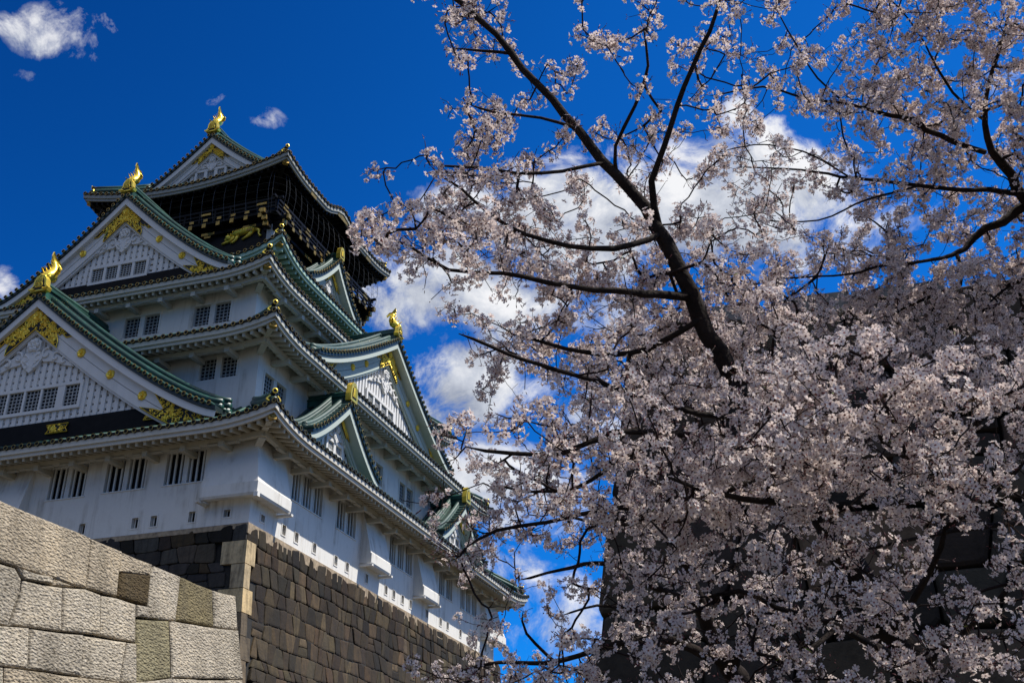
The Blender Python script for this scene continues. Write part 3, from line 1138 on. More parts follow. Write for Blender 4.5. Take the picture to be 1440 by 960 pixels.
        for sg in (-1, 1):
            for (x0, z0, r, tr) in ((.5, 2.0, .33, 5), (.35, 2.5, .24, 5), (1.1, 1.75, .42, 5.2), (1.9, 2.1, .36, 4.6), (2.6, 2.45, .30, 4.4)):
                pts = []
                for i in range(12):
                    t = i / 11
                    an = 1.2 + t * tr
                    pts.append(P(side, c + sg * (x0 + r * (1 - .75 * t) * cos(an)) * s, d + .02, zt - (z0 - r * (1 - .75 * t) * sin(an)) * s))
                cv.tube(pts, .085 * s, 5)
            leaf = [(.6, 1.75), (1.2, 1.45), (2.0, 1.95), (3.1, 2.65), (3.4, 2.95), (2.6, 2.75), (1.7, 2.35), (.9, 2.25)]
            cv.prism([P(side, c + sg * a * s, d + .06, zt - z * s) for a, z in leaf], Vector(P(side, 0, .15, 0)))
        cv.build('carved_pendant', 'gable_white', go)
    # gilded ornaments
    if gold_apex:
        s = gold_apex
        top = curve_off(.40)
        low = curve_off(bw - .02)

        def at_x(cv_, x):
            for (xa, z0), (xb, z1) in zip(cv_[:-1], cv_[1:]):
                if xa <= x <= xb and xb > xa:
                    return z0 + (z1 - z0) * (x - xa) / (xb - xa)
            return cv_[0][1]
        L1_, L2_ = 3.1 * s, 2.0 * s
        right = [(L1_ * k / 5, at_x(top, L1_ * k / 5)) for k in range(6)]
        mid = [(L1_ * .84, at_x(top, L1_ * .84) - .42 * s), (L1_ * .72, at_x(top, L1_ * .72) - .34 * s), (L1_ * .66, at_x(top, L1_ * .66) - .62 * s), (L1_ * .55, at_x(top, L1_ * .55) - .50 * s), (L2_ * 1.0, at_x(low, L2_) + .42 * s)]
        lowr = [(L2_ * k / 4, at_x(low, L2_ * k / 4) + .02) for k in (4, 3, 2, 1, 0)]
        half = right + mid + lowr
        poly = [(c + a, z) for a, z in half] + [(c - a, z) for a, z in reversed(half[1:-1])]
        filigree(side, d - .17, poly, int(150 * min(1, s + .1)), .034 * max(.6, s), go, seed, size=(.10 * max(.6, s), .27 * s))
        zr_ = (at_x(top, 0) + at_x(low, 0)) / 2 + .18 * s
        rosette(side, d - .22, c, zr_, .40 * s, go)
    if gold_foot:
        top = curve_off(.40)
        low = curve_off(bw - .02)
        for sg in (-1, 1):
            def pt(cv_, f, dz=0):
                i = f * (len(cv_) - 1)
                k = min(int(i), len(cv_) - 2)
                t = i - k
                return (c + sg * (cv_[k][0] + (cv_[k + 1][0] - cv_[k][0]) * t), cv_[k][1] + (cv_[k + 1][1] - cv_[k][1]) * t + dz)
            poly = [pt(top, .70), pt(top, .76), pt(top, .83), pt(top, .9), pt(top, .97), pt(low, .93), pt(low, .84), pt(low, .76), pt(low, .68, .05), pt(low, .74, .38), pt(low, .78, .52), pt(top, .755, -.62)]
            filigree(side, d - .17, poly, 75, .033, go, seed + 3 + sg, size=(.08, .20))
    for (x, zoff) in bosses:
        for sg in (-1, 1):
            mid = curve_off(bw * .55)
            zz = next((z0 + (z1 - z0) * (x - xa) / (xb - xa) for (xa, z0), (xb, z1) in zip(mid[:-1], mid[1:]) if xa <= x <= xb and xb > xa), None)
            if zz is None:
                continue
            rosette(side, d - .15, c + sg * x, zz + zoff, boss_r, go, 'gilded_boss', 8 if zoff == 0 else 5)
    if crest:
        cm = MB()
        s = crest
        outl = [(-.5, 0), (-.52, .5), (-.38, 1.15), (-.2, 1.38), (.2, 1.38), (.38, 1.15), (.52, .5), (.5, 0)]
        z0 = za + .28
        cm.prism([P(side, c + a * s, d - verge - .12, z0 + z * s) for a, z in outl], Vector(P(side, 0, .4, 0)))
        cm.prism([P(side, c + a * s * .6, d - verge - .14, z0 + (.2 + z * .66) * s) for a, z in outl], Vector(P(side, 0, .018, 0)), 1)
        for k in range(3):
            cm.tube([P(side, c + (-.18 + .18 * k) * s, d - verge - .15, z0 + .3 * s), P(side, c + (-.1 + .1 * k) * s, d - verge - .15, z0 + 1.0 * s)], .05 * s, 4)
        cm.build('crest_plate', ['gold', 'bronze'], go)
    if fishscale:
        fish(side, c, d - verge + .1, za + .32 + (ridge_h * .2), fishscale, go)
    return go


wl = [(CV - 4.15, CV - 3.05), (CV - 2.5, CV - 1.35), (CV - 1.2, CV - .08), (CV + .08, CV + 1.2), (CV + 1.35, CV + 2.5), (CV + 3.05, CV + 4.15)]
gA = gable('L', CV, 14.6, 16.3, 6.45, -.9, 7.5, 1.62, 'gable_white', zlat=7.62, band=(6.35, 7.62), wins=[(a, b, 8.52, 9.95) for a, b in wl],
           bosses=[(4.0, 0), (6.5, .001), (9.1, 0)], gold_apex=1.0, carve=1.0, fishscale=1.02, seed=21)
for sg in (-1, 1):   # gilt mounts on the dark base board
    filigree('L', -.82, [(CV + sg * 2.3, 6.75), (CV + sg * 2.5, 7.0), (CV + sg * 2.3, 7.3), (CV + sg * 3.9, 7.3), (CV + sg * 3.7, 7.0), (CV + sg * 3.9, 6.75)], 22, .035, gA, 50 + sg, size=(.07, .14))
    filigree('L', -.82, [(CV + sg * 9.3, 6.75), (CV + sg * 9.5, 7.1), (CV + sg * 9.3, 7.55), (CV + sg * 11.4, 7.5), (CV + sg * 11.6, 6.75)], 30, .035, gA, 60 + sg, size=(.07, .17))
gC = gable('L', CV, 9.7, 28.35, 20.75, 5.4, 6.5, 1.40, 'gable_white', zlat=21.62, band=(20.8, 21.62), wins=[(CV - 2.3 + 1.22 * k, CV - 1.3 + 1.22 * k, 21.72, 22.85) for k in range(4)],
           bosses=[(3.3, .001), (5.5, 0)], gold_apex=.82, carve=.86, fishscale=.90, seed=31, boss_r=.30)
gE = gable('L', CV, 6.4, 40.55, 35.75, 14.4, 13.0, 1.02, 'gable_white', zlat=36.6, wins=[(CV - 1.3 + 1.0 * k, CV - .6 + 1.0 * k, 36.75, 37.45) for k in range(3)], bosses=(), gold_apex=.62, gold_foot=False, carve=.6,
           fishscale=.95, seed=41, ridge_h=1.1)
gB = gable('R', CU, 12.8, 21.4, 14.45, 2.05, 6.0, 1.55, 'gable_green', tile='tile_pale', zlat=14.6, wins=[(CU - 2.85 + 1.25 * k, CU - 1.85 + 1.25 * k, 15.2, 16.05) for k in range(4)],
           bosses=[(4.0, 0), (6.2, 0)], gold_apex=.80, carve=.85, fishscale=.84, seed=51, boss_r=.28, ridge_h=.8, verge=1.0)
for cc, sd_ in ((9.75, 61), (32.05, 71)):
    gable('R', cc, 5.0, 10.95, 7.15, .1, 4.2, .78, 'gable_green', tile='tile_pale', zlat=7.2, wins=[(cc - 1.0, cc - .15, 7.75, 8.35), (cc + .15, cc + 1.0, 7.75, 8.35)], bosses=(), gold_apex=.5, gold_foot=False,
          carve=.5, crest=1.0, seed=sd_, ridge_h=.6, rib_step=.42, verge=.95)
gable('R', CU, 4.6, 30.05, 26.2, 7.85, 3.0, .85, 'gable_green', tile='tile_pale', zlat=26.4, bosses=(), gold_apex=.5, gold_foot=False, carve=.55, crest=.8, seed=81, ridge_h=.5, rib_step=.42, p=1.4, verge=.9)

# ---- black top storey, balcony, tiger, bird net
bk = MB()
bk.box((12.9, 9.1, 25.5), (28.9, 24.3, 29.95))
bk.box((13.6, 9.8, 30.2), (28.2, 23.6, 34.6))
top_wall = bk.build('wall', 'black', keep)
pst = MB()
for (x, y) in ((12.82, 9.02), (28.98, 9.02), (12.82, 24.38)):
    pst.box((x - .22, y - .22, 26.0), (x + .22, y + .22, 29.2))
pst.build('corner_post', M['lattice_grey'], keep)
pan = MB()   # sliding panels and posts of the look-out floor
for k in range(9):
    a = 9.8 + 13.8 * k / 8
    pan.box((13.5, a - .12, 30.3), (13.7, a + .12, 34.2))
for k in range(10):
    a = 13.6 + 14.6 * k / 9
    pan.box((a - .12, 9.7, 30.3), (a + .12, 9.9, 34.2))
pan.build('look_out_posts', 'black_wood', keep)
BU0, BU1, BV0, BV1 = 12.05, 29.75, 8.25, 25.15
bal = MB()
bal.box((BU0, BV0, 29.95), (BU1, BV1, 30.16))
bo = bal.build('balcony', 'black_wood', keep)
rail = MB()
for z, r in ((30.5, .07), (30.85, .06), (31.22, .10)):
    rail.box((BU0 + .05 - r, BV0 - .5 if z > 31 else BV0, z - r), (BU0 + .05 + r, BV1 + .3, z + r))
    rail.box((BU0 - .5 if z > 31 else BU0, BV0 + .05 - r, z - r), (BU1 + .4, BV0 + .05 + r, z + r))
    rail.box((BU1 - .05 - r, BV0 - .5 if z > 31 else BV0, z - r), (BU1 - .05 + r, BV1, z + r))
for k in range(13):
    a = BV0 + (BV1 - BV0) * k / 12
    rail.box((BU0 - .03, a - .08, 30.16), (BU0 + .13, a + .08, 31.3))
for k in range(14):
    a = BU0 + (BU1 - BU0) * k / 13
    rail.box((a - .08, BV0 - .03, 30.16), (a + .08, BV0 + .13, 31.3))
rail.build('railing', M['black'], bo)
br = MB()
class Fit:
    n = 0

    def box(self, a, b):
        m_ = MB()
        m_.box(a, b)
        Fit.n += 1
        m_.build('gilt_fitting', 'old_gold', bo)


tipm = Fit()
for k in range(12):
    a = 9.6 + 14.0 * k / 11
    br.box((12.92, a - .16, 29.6), (BU0 - .15, a + .16, 29.93))
    tipm.box((BU0 - .17, a - .17, 29.58), (BU0 - .10, a + .17, 29.95))
for k in range(13):
    a = 13.4 + 15.0 * k / 12
    br.box((a - .16, 9.12, 29.6), (a + .16, BV0 - .15, 29.93))
    tipm.box((a - .17, BV0 - .17, 29.58), (a + .17, BV0 - .10, 29.95))
for z in (29.36,):
    br.box((12.6, 8.7, z - .14), (12.95, 24.5, z + .14))
    br.box((12.6, 8.7, z - .14), (29.2, 9.15, z + .14))
# beams that cross and stick out at the corners
for z, e in ((29.3, .55), (29.75, .9), (28.9, .3)):
    br.box((12.2 - e, 8.85, z - .17), (13.5, 9.2, z + .17))
    br.box((12.65, 8.35 - e, z - .17), (13.0, 9.6, z + .17))
    br.box((28.4, 8.85, z - .17), (29.6 + e, 9.2, z + .17))
    br.box((28.8, 8.35 - e, z - .17), (29.15, 9.6, z + .17))
    tipm.box((12.17 - e, 8.83, z - .19), (12.36 - e, 9.22, z + .19))
    tipm.box((12.63, 8.32 - e, z - .19), (13.02, 8.5 - e, z + .19))
    tipm.box((29.45 + e, 8.83, z - .19), (29.63 + e, 9.22, z + .19))
    tipm.box((28.78, 8.32 - e, z - .19), (29.17, 8.5 - e, z + .19))
br.build('bracket_beams', 'black_wood', bo)
# gilt fittings along beams and rails
for k in range(12):
    a = 9.6 + 14.0 * k / 11
    tipm.box((BU0 - .06, a - .2, 30.22), (BU0 - .035, a + .2, 30.45))
    if k % 3 == 1:
        tipm.box((12.56, a - .6, 29.24), (12.59, a + .6, 29.48))
        tipm.box((12.56, a - .3, 28.98), (12.59, a + .3, 29.16))
    if k % 4 == 0:
        tipm.box((BU0 - .09, a - .45, 30.77), (BU0 - .055, a + .45, 30.95))
for k in range(13):
    a = 13.4 + 15.0 * k / 12
    tipm.box((a - .2, BV0 - .06, 30.22), (a + .2, BV0 - .035, 30.45))
    if k % 3 == 1:
        tipm.box((a - .6, 8.66, 29.24), (a + .6, 8.69, 29.48))
    if k % 3 == 0:
        tipm.box((a - .45, BV0 - .09, 30.77), (a + .45, BV0 - .055, 30.95))
        tipm.box((a - .3, BV0 - .09, 31.14), (a + .3, BV0 - .075, 31.3))
print('fittings', Fit.n)
for (x0, x1, z0, z1) in ((15.15, 16.05, 33.32, 33.62), (25.85, 26.75, 33.32, 33.62), (20.0, 21.8, 34.3, 34.75)):
    eg = MB()     # gilt mounts under the top eaves
    eg.box((x0, 7.07, z0), (x1, 7.10, z1))
    eg.build('gilt_eave_mount', 'old_gold', R5)


def tiger(side, d, pts_fn, parent):
    """gilded relief of a crouching tiger, raised from the black wall"""
    mb = MB()
    def q(x, z, o=0.0):
        a, zz = pts_fn(x, z)
        return P(side, a, d - o, zz)
    body = [(-1.15, .05, .20), (-.75, .22, .30), (-.25, .30, .33), (.25, .36, .31), (.70, .44, .30), (1.0, .42, .22)]
    mb.tube([q(x, z, .06) for x, z, _ in body], [r for *_, r in body], 10, 0, True)
    mb.ball(q(-1.35, -.12, .12), .30, 9, 7)
    mb.tube([q(-1.45, -.2, .1), q(-1.68, -.34, .14)], [.19, .13], 7)
    for s in (-.13, .13):
        mb.ball(q(-1.28 + s, .17, .2), .09, 6, 4)
    legs = [[(-.85, .05, .17), (-1.2, -.38, .13), (-1.75, -.55, .11), (-1.95, -.6, .10)], [(-.55, .05, .19), (-.7, -.35, .13), (-.95, -.6, .10), (-1.15, -.64, .10)],
            [(.75, .3, .24), (.45, -.15, .17), (.15, -.32, .11), (-.15, -.50, .10)], [(.95, .35, .24), (1.35, .12, .15), (1.3, -.2, .10), (1.5, -.42, .10), (1.35, -.46, .09)]]
    for lg in legs:
        mb.tube([q(x, z, .07) for x, z, _ in lg], [r for *_, r in lg], 7)
    tail = [(1.0, .5), (1.15, .72), (1.4, .80), (1.62, .72), (1.66, .50), (1.48, .42)]
    mb.tube([q(x, z, .06) for x, z in tail], [.10, .09, .09, .085, .08, .06], 6)
    for i in range(9):     # raised stripes
        x = -.9 + .22 * i
        mb.tube([q(x - .05, .12 + .05 * i * .5, .34), q(x + .02, .30 + .02 * i, .38), q(x + .1, .52 + .015 * i, .26)], [.02, .035, .02], 4)
    return mb.build('tiger_relief', 'gold', parent, True)


tiger('L', 12.9, lambda x, z: (11.42 - x * 1.02, 28.86 + z * .94), keep)
tiger('L', 12.9, lambda x, z: (21.98 + x * 1.02, 28.86 + z * .94), keep)

# thin wire net bulging from the top eaves down to the balcony
net = MB()


def netp(t):
    """profile from the soffit (t=0) to below the balcony (t=1): outward offset, height"""
    z = 33.75 - 4.1 * t
    o = .30 + .42 * sin(pi * min(1, t * 1.02)) ** .8
    return o, z


NU0, NU1, NV0, NV1 = 11.95, 29.85, 8.15, 25.25
WR_ = .010


def loop(o, z):
    pts = []
    rc = .9
    for (cx, cy, a0) in ((NU1, NV0, -90), (NU1, NV1, 0), (NU0, NV1, 90), (NU0, NV0, 180)):
        for k in range(7):
            t = radians(a0 + 15 * k)
            ccx = cx - (rc if cx == NU1 else -rc)
            ccy = cy - (rc if cy == NV1 else -rc)
            pts.append((ccx + (rc + o) * cos(t), ccy + (rc + o) * sin(t), z))
    return pts + [pts[0]]


for t in (.04, .2, .36, .52, .68, .84, 1.0):
    o, z = netp(t)
    net.tube(loop(o, z), WR_, 3, 0, False)
ts = [i / 12 for i in range(13)]
for k in range(17):
    a = NV0 + .5 + (NV1 - NV0 - 1) * k / 16
    net.tube([(NU0 - netp(t)[0], a, netp(t)[1]) for t in ts], WR_, 3, 0, False)
    net.tube([(NU1 + netp(t)[0], a, netp(t)[1]) for t in ts], WR_, 3, 0, False)
for k in range(18):
    a = NU0 + .5 + (NU1 - NU0 - 1) * k / 17
    net.tube([(a, NV0 - netp(t)[0], netp(t)[1]) for t in ts], WR_, 3, 0, False)
for (cx, cy, su, sv) in ((NU0, NV0, -1, -1), (NU1, NV0, 1, -1)):
    for an in (25, 65):
        e = (cos(radians(an)), sin(radians(an)))
        net.tube([(cx - su * .9 + su * (.9 + netp(t)[0]) * e[0], cy - sv * .9 + sv * (.9 + netp(t)[0]) * e[1], netp(t)[1]) for t in ts], WR_, 3, 0, False)
net.build('bird_net', 'wire', keep)
# ------------------------------------------------------------------ rampart under the keep
def stone_field(width, height, row_h, stone_w, fn, rr, palette, gap=.035, relief=.10, jit=.16, base_depth=.5, first_row=None, wob=.10, skip=None, top_gap=0.0, ragged=0.0):
    """irregular coursed masonry on the surface fn(a, h) -> (point, outward normal); returns a builder"""
    mb = MB()
    # backing sheet
    na, nh = 24, 12
    mb.grid([[tuple(fn(width * i / na, height * j / nh)[0] - fn(width * i / na, height * j / nh)[1] * (base_depth * .5)) for i in range(na + 1)] for j in range(nh + 1)], 1)
    rows = [0.0]
    while rows[-1] < height:
        r = (first_row if (len(rows) == 1 and first_row) else row_h * rr.uniform(.65, 1.4))
        rows.append(rows[-1] + r)
    ph = [(rr.uniform(0, 6.28), rr.uniform(.12, .3), rr.uniform(0, 6.28), rr.uniform(.5, .9)) for _ in rows]

    def rowh(i, a):
        if i == 0:
            return top_gap * (1.0 + .9 * sin(a * 2.3 + 1) * sin(a * .9) + .5 * sin(a * 5.1))
        p = ph[i]
        return rows[i] + wob * (sin(p[0] + a * p[1] * 2) + .7 * sin(p[2] + a * p[3] * 2))

    def block(q):
        # q: corner list in (a, h) clockwise
        ca = sum(p[0] for p in q) / len(q)
        ch = sum(p[1] for p in q) / len(q)
        if skip and skip(ca, ch):
            return
        w_ = max(p[0] for p in q) - min(p[0] for p in q)
        h_ = max(p[1] for p in q) - min(p[1] for p in q)
        base = rr.choice(palette)
        k = rr.choice((rr.uniform(.55, 1.0), rr.uniform(.8, 1.25), rr.uniform(1.1, 1.7)))
        col = tuple(c * k * rr.uniform(.94, 1.06) for c in base)
        # chamfer the corners a little so that blocks are not perfect quads
        poly = []
        n = len(q)
        for i in range(n):
            p, nx = q[i], q[(i + 1) % n]
            for t in (.05 + rr.uniform(0, .07), .5, .95 - rr.uniform(0, .07)):
                j = .03 if t == .5 else .014
                poly.append((p[0] + (nx[0] - p[0]) * t + rr.uniform(-j, j), p[1] + (nx[1] - p[1]) * t + rr.uniform(-j, j)))

        def shrink(f):
            out = []
            for (x, y) in poly:
                dx, dy = x - ca, y - ch
                sx = max(0, 1 - f / max(.08, w_ / 2))
                sy = max(0, 1 - f / max(.08, h_ / 2))
                out.append((ca + dx * sx, ch + dy * sy))
            return out
        tx, ty = rr.uniform(-.05, .05), rr.uniform(-.05, .05)
        lift = rr.uniform(-.02, .05)
        rings = []
        for f, o in ((gap * .5, -base_depth * .3), (gap * .5, -.02), (gap * .5 + .02, relief * .6), (gap * .5 + .10, relief)):
            ring = []
            for (x, y) in shrink(f):
                pt, nn = fn(x, max(0, y))
                ring.append(pt + nn * (o + lift + tx * (x - ca) + ty * (y - ch)))
            rings.append(ring)
        pc, nn = fn(ca, ch)
        m = len(poly)
        vs = [p for r in rings for p in r] + [pc + nn * (relief * 1.12 + lift)]
        fs = []
        for r in range(len(rings) - 1):
            for i in range(m):
                j = (i + 1) % m
                fs.append((r * m + i, r * m + j, (r + 1) * m + j, (r + 1) * m + i))
        o = (len(rings) - 1) * m
        for i in range(m):
            fs.append((o + i, o + (i + 1) % m, len(vs) - 1))
        mb.add(vs, fs, 0, col)

    for i in range(len(rows) - 1):
        a = rr.uniform(-ragged, ragged)
        cuts = [a]
        while a < width:
            a += stone_w * rr.uniform(.55, 1.5)
            cuts.append(min(a, width))
        if width - cuts[-2] < stone_w * .4 and len(cuts) > 2:
            cuts.pop(-2)
        lean = [0] + [rr.uniform(-jit, jit) for _ in cuts[1:-1]] + [0]
        for j in range(len(cuts) - 1):
            a0, a1, l0, l1 = cuts[j], cuts[j + 1], lean[j], lean[j + 1]
            q = [(a0 - l0, rowh(i, a0)), (a1 - l1, rowh(i, a1)), (a1 + l1, rowh(i + 1, a1)), (a0 + l0, rowh(i + 1, a0))]
            if a1 - a0 > stone_w * 1.1 and rr.random() < .12:   # two small ones on top of each other
                m0 = rr.uniform(.4, .6)
                pl = (q[0][0] + (q[3][0] - q[0][0]) * m0, q[0][1] + (q[3][1] - q[0][1]) * m0)
                pr = (q[1][0] + (q[2][0] - q[1][0]) * m0, q[1][1] + (q[2][1] - q[1][1]) * m0)
                block([q[0], q[1], pr, pl])
                block([pl, pr, q[2], q[3]])
            else:
                block(q)
    return mb


def batter(h):
    return .012 * h + .0145 * h * h


rr = random.Random(5)
BASE_PAL = [(0.0476, 0.0322, 0.0165), (0.0381, 0.0268, 0.0147), (0.0296, 0.0227, 0.0143), (0.0666, 0.0458, 0.0239), (0.021, 0.0165, 0.0113), (0.0437, 0.0322, 0.0191), (0.0324, 0.0227, 0.0123), (0.0533, 0.0384, 0.0211), (0.0761, 0.0548, 0.0307)]
DARK_PAL = [(.06, .052, .044), (.045, .04, .036), (.08, .06, .042), (.04, .036, .033)]
HB = 15.5


def nrm(h):
    m = .012 + .029 * h
    l = sqrt(1 + m * m)
    return 1 / l, m / l


# right face: a runs along u, starting beyond the corner quoins
def f_right(a, h):
    o, n = batter(h), nrm(h)
    return np.array([a - o + .0, -o, -h]), np.array([0, -n[0], n[1]])


def f_left(a, h):
    o, n = batter(h), nrm(h)
    return np.array([-o, a - o, -h]), np.array([-n[0], 0, n[1]])


base = tag(empty('castle_rampart', C0, ROTZ), 'tall dark rampart of irregular brown blocks curving out below the white keep', 'rampart')
qh = 1.0
mr = stone_field(43.5, HB, .82, .80, f_right, rr, BASE_PAL, skip=lambda a, h: a < 1.0 and h > .9, first_row=1.15, top_gap=.15, relief=.06, gap=.022, jit=.2, wob=.07)
mr.build('stone_face', ['base_stone', 'mortar'], base)
ml = stone_field(36, HB, .85, 1.15, f_left, rr, DARK_PAL + BASE_PAL[2:5], skip=lambda a, h: a < 1.35 and h > .9, first_row=1.1, relief=.03, top_gap=.04, gap=.03)
ml.build('stone_face', ['base_stone', 'mortar'], base)
# pale dressed quoins, long and short by turns
qm = MB()
h = 1.0
k = 0
while h < HB:
    hh = rr.uniform(1.2, 1.5)
    lu, lv = ((1.0, 1.55), (.62, .85))[k % 2]
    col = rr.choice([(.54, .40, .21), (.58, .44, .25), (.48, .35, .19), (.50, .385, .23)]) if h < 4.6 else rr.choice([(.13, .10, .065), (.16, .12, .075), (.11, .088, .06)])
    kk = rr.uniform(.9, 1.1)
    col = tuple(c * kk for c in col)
    pts = []
    for z in (h + hh - .02, h + .02):
        o = batter(z) + .09
        pts += [(-o, -o, -z), (lu - o, -o, -z), (lu - o, .9, -z), (.9, .9, -z), (.9, lv - o, -z), (-o, lv - o, -z)]
    b_, t_ = pts[:6], pts[6:]
    # outer walls only, closed behind by the backing sheet
    vs = b_ + t_
    fs = [(i, (i + 1) % 6, 6 + (i + 1) % 6, 6 + i) for i in range(6)] + [tuple(range(6, 12)), tuple(reversed(range(6)))]
    qm.add(vs, fs, 0, col)
    h += hh
    k += 1
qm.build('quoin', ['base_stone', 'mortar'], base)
# solid core, and the pale rough bedding under the wall foot
core = MB()
z1 = HB + 6
o = batter(HB)
core.hexa([(-o + .6, -o + .6, -z1), (U1 + o, -o + .6, -z1), (U1 + o, V1 + o, -z1), (-o + .6, V1 + o, -z1), (.35, .35, -.12), (U1 - .3, .35, -.12), (U1 - .3, V1, -.12), (.35, V1, -.12)])
core.build('rubble_core', 'mortar', base)
bd = MB()
M['bedding'] = simple('pale_bedding_mortar', (.34, .26, .17), .95, 0, .4, 4, .4, 12)
bd.box((-.06, -.06, -.6), (U1 + .1, .4, -.002))
bd.box((-.061, .4, -.3), (.4, V1, -.002))
bd.build('bedding_course', 'bedding', base)

# ------------------------------------------------------------------ granite wall in the left foreground
NRM = np.array([cos(YAW), -sin(YAW), 0.0])       # its face looks to the right
BAT = .2
PN = NRM + np.array([0, 0, BAT])
PN1 = PN / np.linalg.norm(PN)


def on_wall(x, y):
    r = pix_ray(x / 3.428, 680 + y / 3.428)
    t = -8.0 / (PN @ r)
    return np.array(CAM) + r * t


TAN, GREY, LIGHT, OLIVE, DARK = (.46, .39, .29), (.46, .41, .33), (.53, .47, .375), (.24, .20, .11), (.095, .068, .032)
BLK = [
    ([(-420, -110), (0, 85), (215, 175), (430, 265), (408, 503), (355, 495), (75, 405), (0, 380), (-420, 270)], TAN),
    ([(430, 265), (580, 328), (555, 545), (408, 505)], TAN), ([(580, 328), (735, 390), (722, 440), (572, 425)], TAN),
    ([(572, 427), (722, 442), (708, 590), (556, 546)], DARK), ([(735, 390), (868, 447), (845, 660), (710, 648), (710, 590), (722, 440)], LIGHT),
    ([(868, 447), (1020, 512), (1026, 690), (846, 660)], OLIVE), ([(1020, 512), (1130, 540), (1141, 706), (1027, 692)], LIGHT),
    ([(75, 407), (246, 452), (248, 486), (105, 461)], GREY), ([(247, 453), (362, 497), (300, 498), (249, 487)], TAN),
    ([(-420, 275), (0, 383), (72, 407), (102, 461), (97, 515), (36, 686), (-420, 610)], GREY), ([(98, 517), (91, 688), (39, 685)], GREY),
    ([(106, 464), (298, 501), (293, 712), (92, 688), (98, 520)], LIGHT), ([(298, 501), (408, 507), (478, 536), (476, 730), (293, 712)], LIGHT),
    ([(478, 536), (555, 548), (651, 582), (649, 765), (477, 732)], LIGHT), ([(652, 583), (709, 594), (709, 647), (651, 642)], GREY),
    ([(651, 649), (811, 659), (820, 936), (652, 966)], (.28, .25, .155)), ([(812, 660), (1027, 694), (1142, 708), (1166, 945), (821, 936)], LIGHT),
    ([(-420, 615), (0, 686), (132, 698), (125, 895), (-420, 830)], LIGHT), ([(133, 699), (393, 729), (386, 931), (126, 896)], GREY),
    ([(394, 730), (607, 763), (575, 960), (387, 935)], LIGHT), ([(608, 764), (650, 768), (651, 966), (577, 959)], GREY),
    ([(-420, 835), (0, 886), (10, 887), (5, 1100), (-420, 1060)], GREY), ([(11, 888), (386, 934), (576, 961), (570, 1120), (8, 1100)], TAN),
    ([(577, 962), (820, 938), (816, 1120), (572, 1120)], GREY), ([(822, 938), (1166, 947), (1183, 1110), (817, 1120)], LIGHT),
    ([(-420, 1065), (8, 1102), (300, 1118), (290, 1290), (-420, 1290)], LIGHT), ([(301, 1118), (816, 1122), (810, 1300), (292, 1295)], GREY), ([(817, 1122), (1184, 1112), (1204, 1300), (812, 1300)], TAN),
]
gw = tag(empty('granite_wall', (0, 0, 0)), 'pale chiselled granite block wall sunlit in the left foreground', 'stone wall')
gm = MB()
thick = -NRM * 1.3
for poly, col in BLK:
    pts = [on_wall(*p) for p in poly]
    c = sum(pts) / len(pts)
    k = rr.uniform(.93, 1.07)
    col = tuple(v * k for v in col)
    n = len(pts)
    # subdivide the outline so edges can wander a little
    out = []
    for i in range(n):
        a, b = pts[i], pts[(i + 1) % n]
        m = max(1, int(np.linalg.norm(b - a) / .25))
        for j in range(m):
            p = a + (b - a) * j / m
            if j:
                p = p + np.array([rr.uniform(-1, 1), rr.uniform(-1, 1), rr.uniform(-1, 1)]) * .006
            out.append(p)
    lift = rr.uniform(-.015, .02)
    m = len(out)
    rings = []
    for f, o in ((.006, None), (.006, 0.0), (.018, .018), (.05, .030)):
        ring = []
        for p in out:
            dl = np.linalg.norm(c - p)
            q = p + (c - p) * min(.8, f / dl)
            ring.append(q + (thick if o is None else PN1 * (o + lift)))
        rings.append(ring)
    vs = [p for r in rings for p in r] + [c + PN1 * (.034 + lift)]
    fs = []
    for r in range(3):
        for i in range(m):
            j = (i + 1) % m
            fs.append((r * m + i, r * m + j, (r + 1) * m + j, (r + 1) * m + i))
    fs += [(3 * m + i, 3 * m + (i + 1) % m, len(vs) - 1) for i in range(m)]
    fs.append(tuple(reversed(range(m))))
    gm.add(vs, fs, 0, col)
gm.build('block_face', 'granite', gw)
cr = MB()        # dark core behind the joints, down to the ground
tl, tr, brr, bll = on_wall(-420, -80), on_wall(1125, 555), on_wall(1204, 1290), on_wall(-420, 1290)
foot = []
for a, b in ((tr, brr), (tl, bll)):
    d_ = (b - a) / (a[2] - b[2])
    foot.append(a + d_ * a[2])
cor = [tl, tr, foot[0], foot[1]]
ins = -PN1 * .05
cr.hexa([cor[3] + ins, cor[2] + ins, cor[2] + thick * .95, cor[3] + thick * .95, cor[0] + ins - [0, 0, .03], cor[1] + ins - [0, 0, .03], cor[1] + thick * .95 - [0, 0, .03], cor[0] + thick * .95 - [0, 0, .03]])
cr.build('wall_core', 'mortar', gw)

# ------------------------------------------------------------------ dark rampart behind the blossom on the right
PC = np.array(CAM) + pix_ray(845, 800) * 27.0
ND = -DU                                        # faces the camera, in shade
BT = .13
PND = ND + np.array([0, 0, BT])


def on_dark(px, py):
    r = pix_ray(px, py)
    return np.array(CAM) + r * (PND @ (PC - np.array(CAM))) / (PND @ r)


tleft = on_dark(1000, 452)
zt = tleft[2]
ALONG = -DV
p_edge = on_dark(832, 940)


def f_dark(a, h):
    z = zt - h
    # the near corner edge flares outwards towards the foot
    o = PC + np.array([0, 0, z - PC[2]])
    o = o + (-DU) * (-(z - PC[2])) * BT + ALONG * (z - PC[2]) * .10
    return o + ALONG * a, PND / np.linalg.norm(PND)


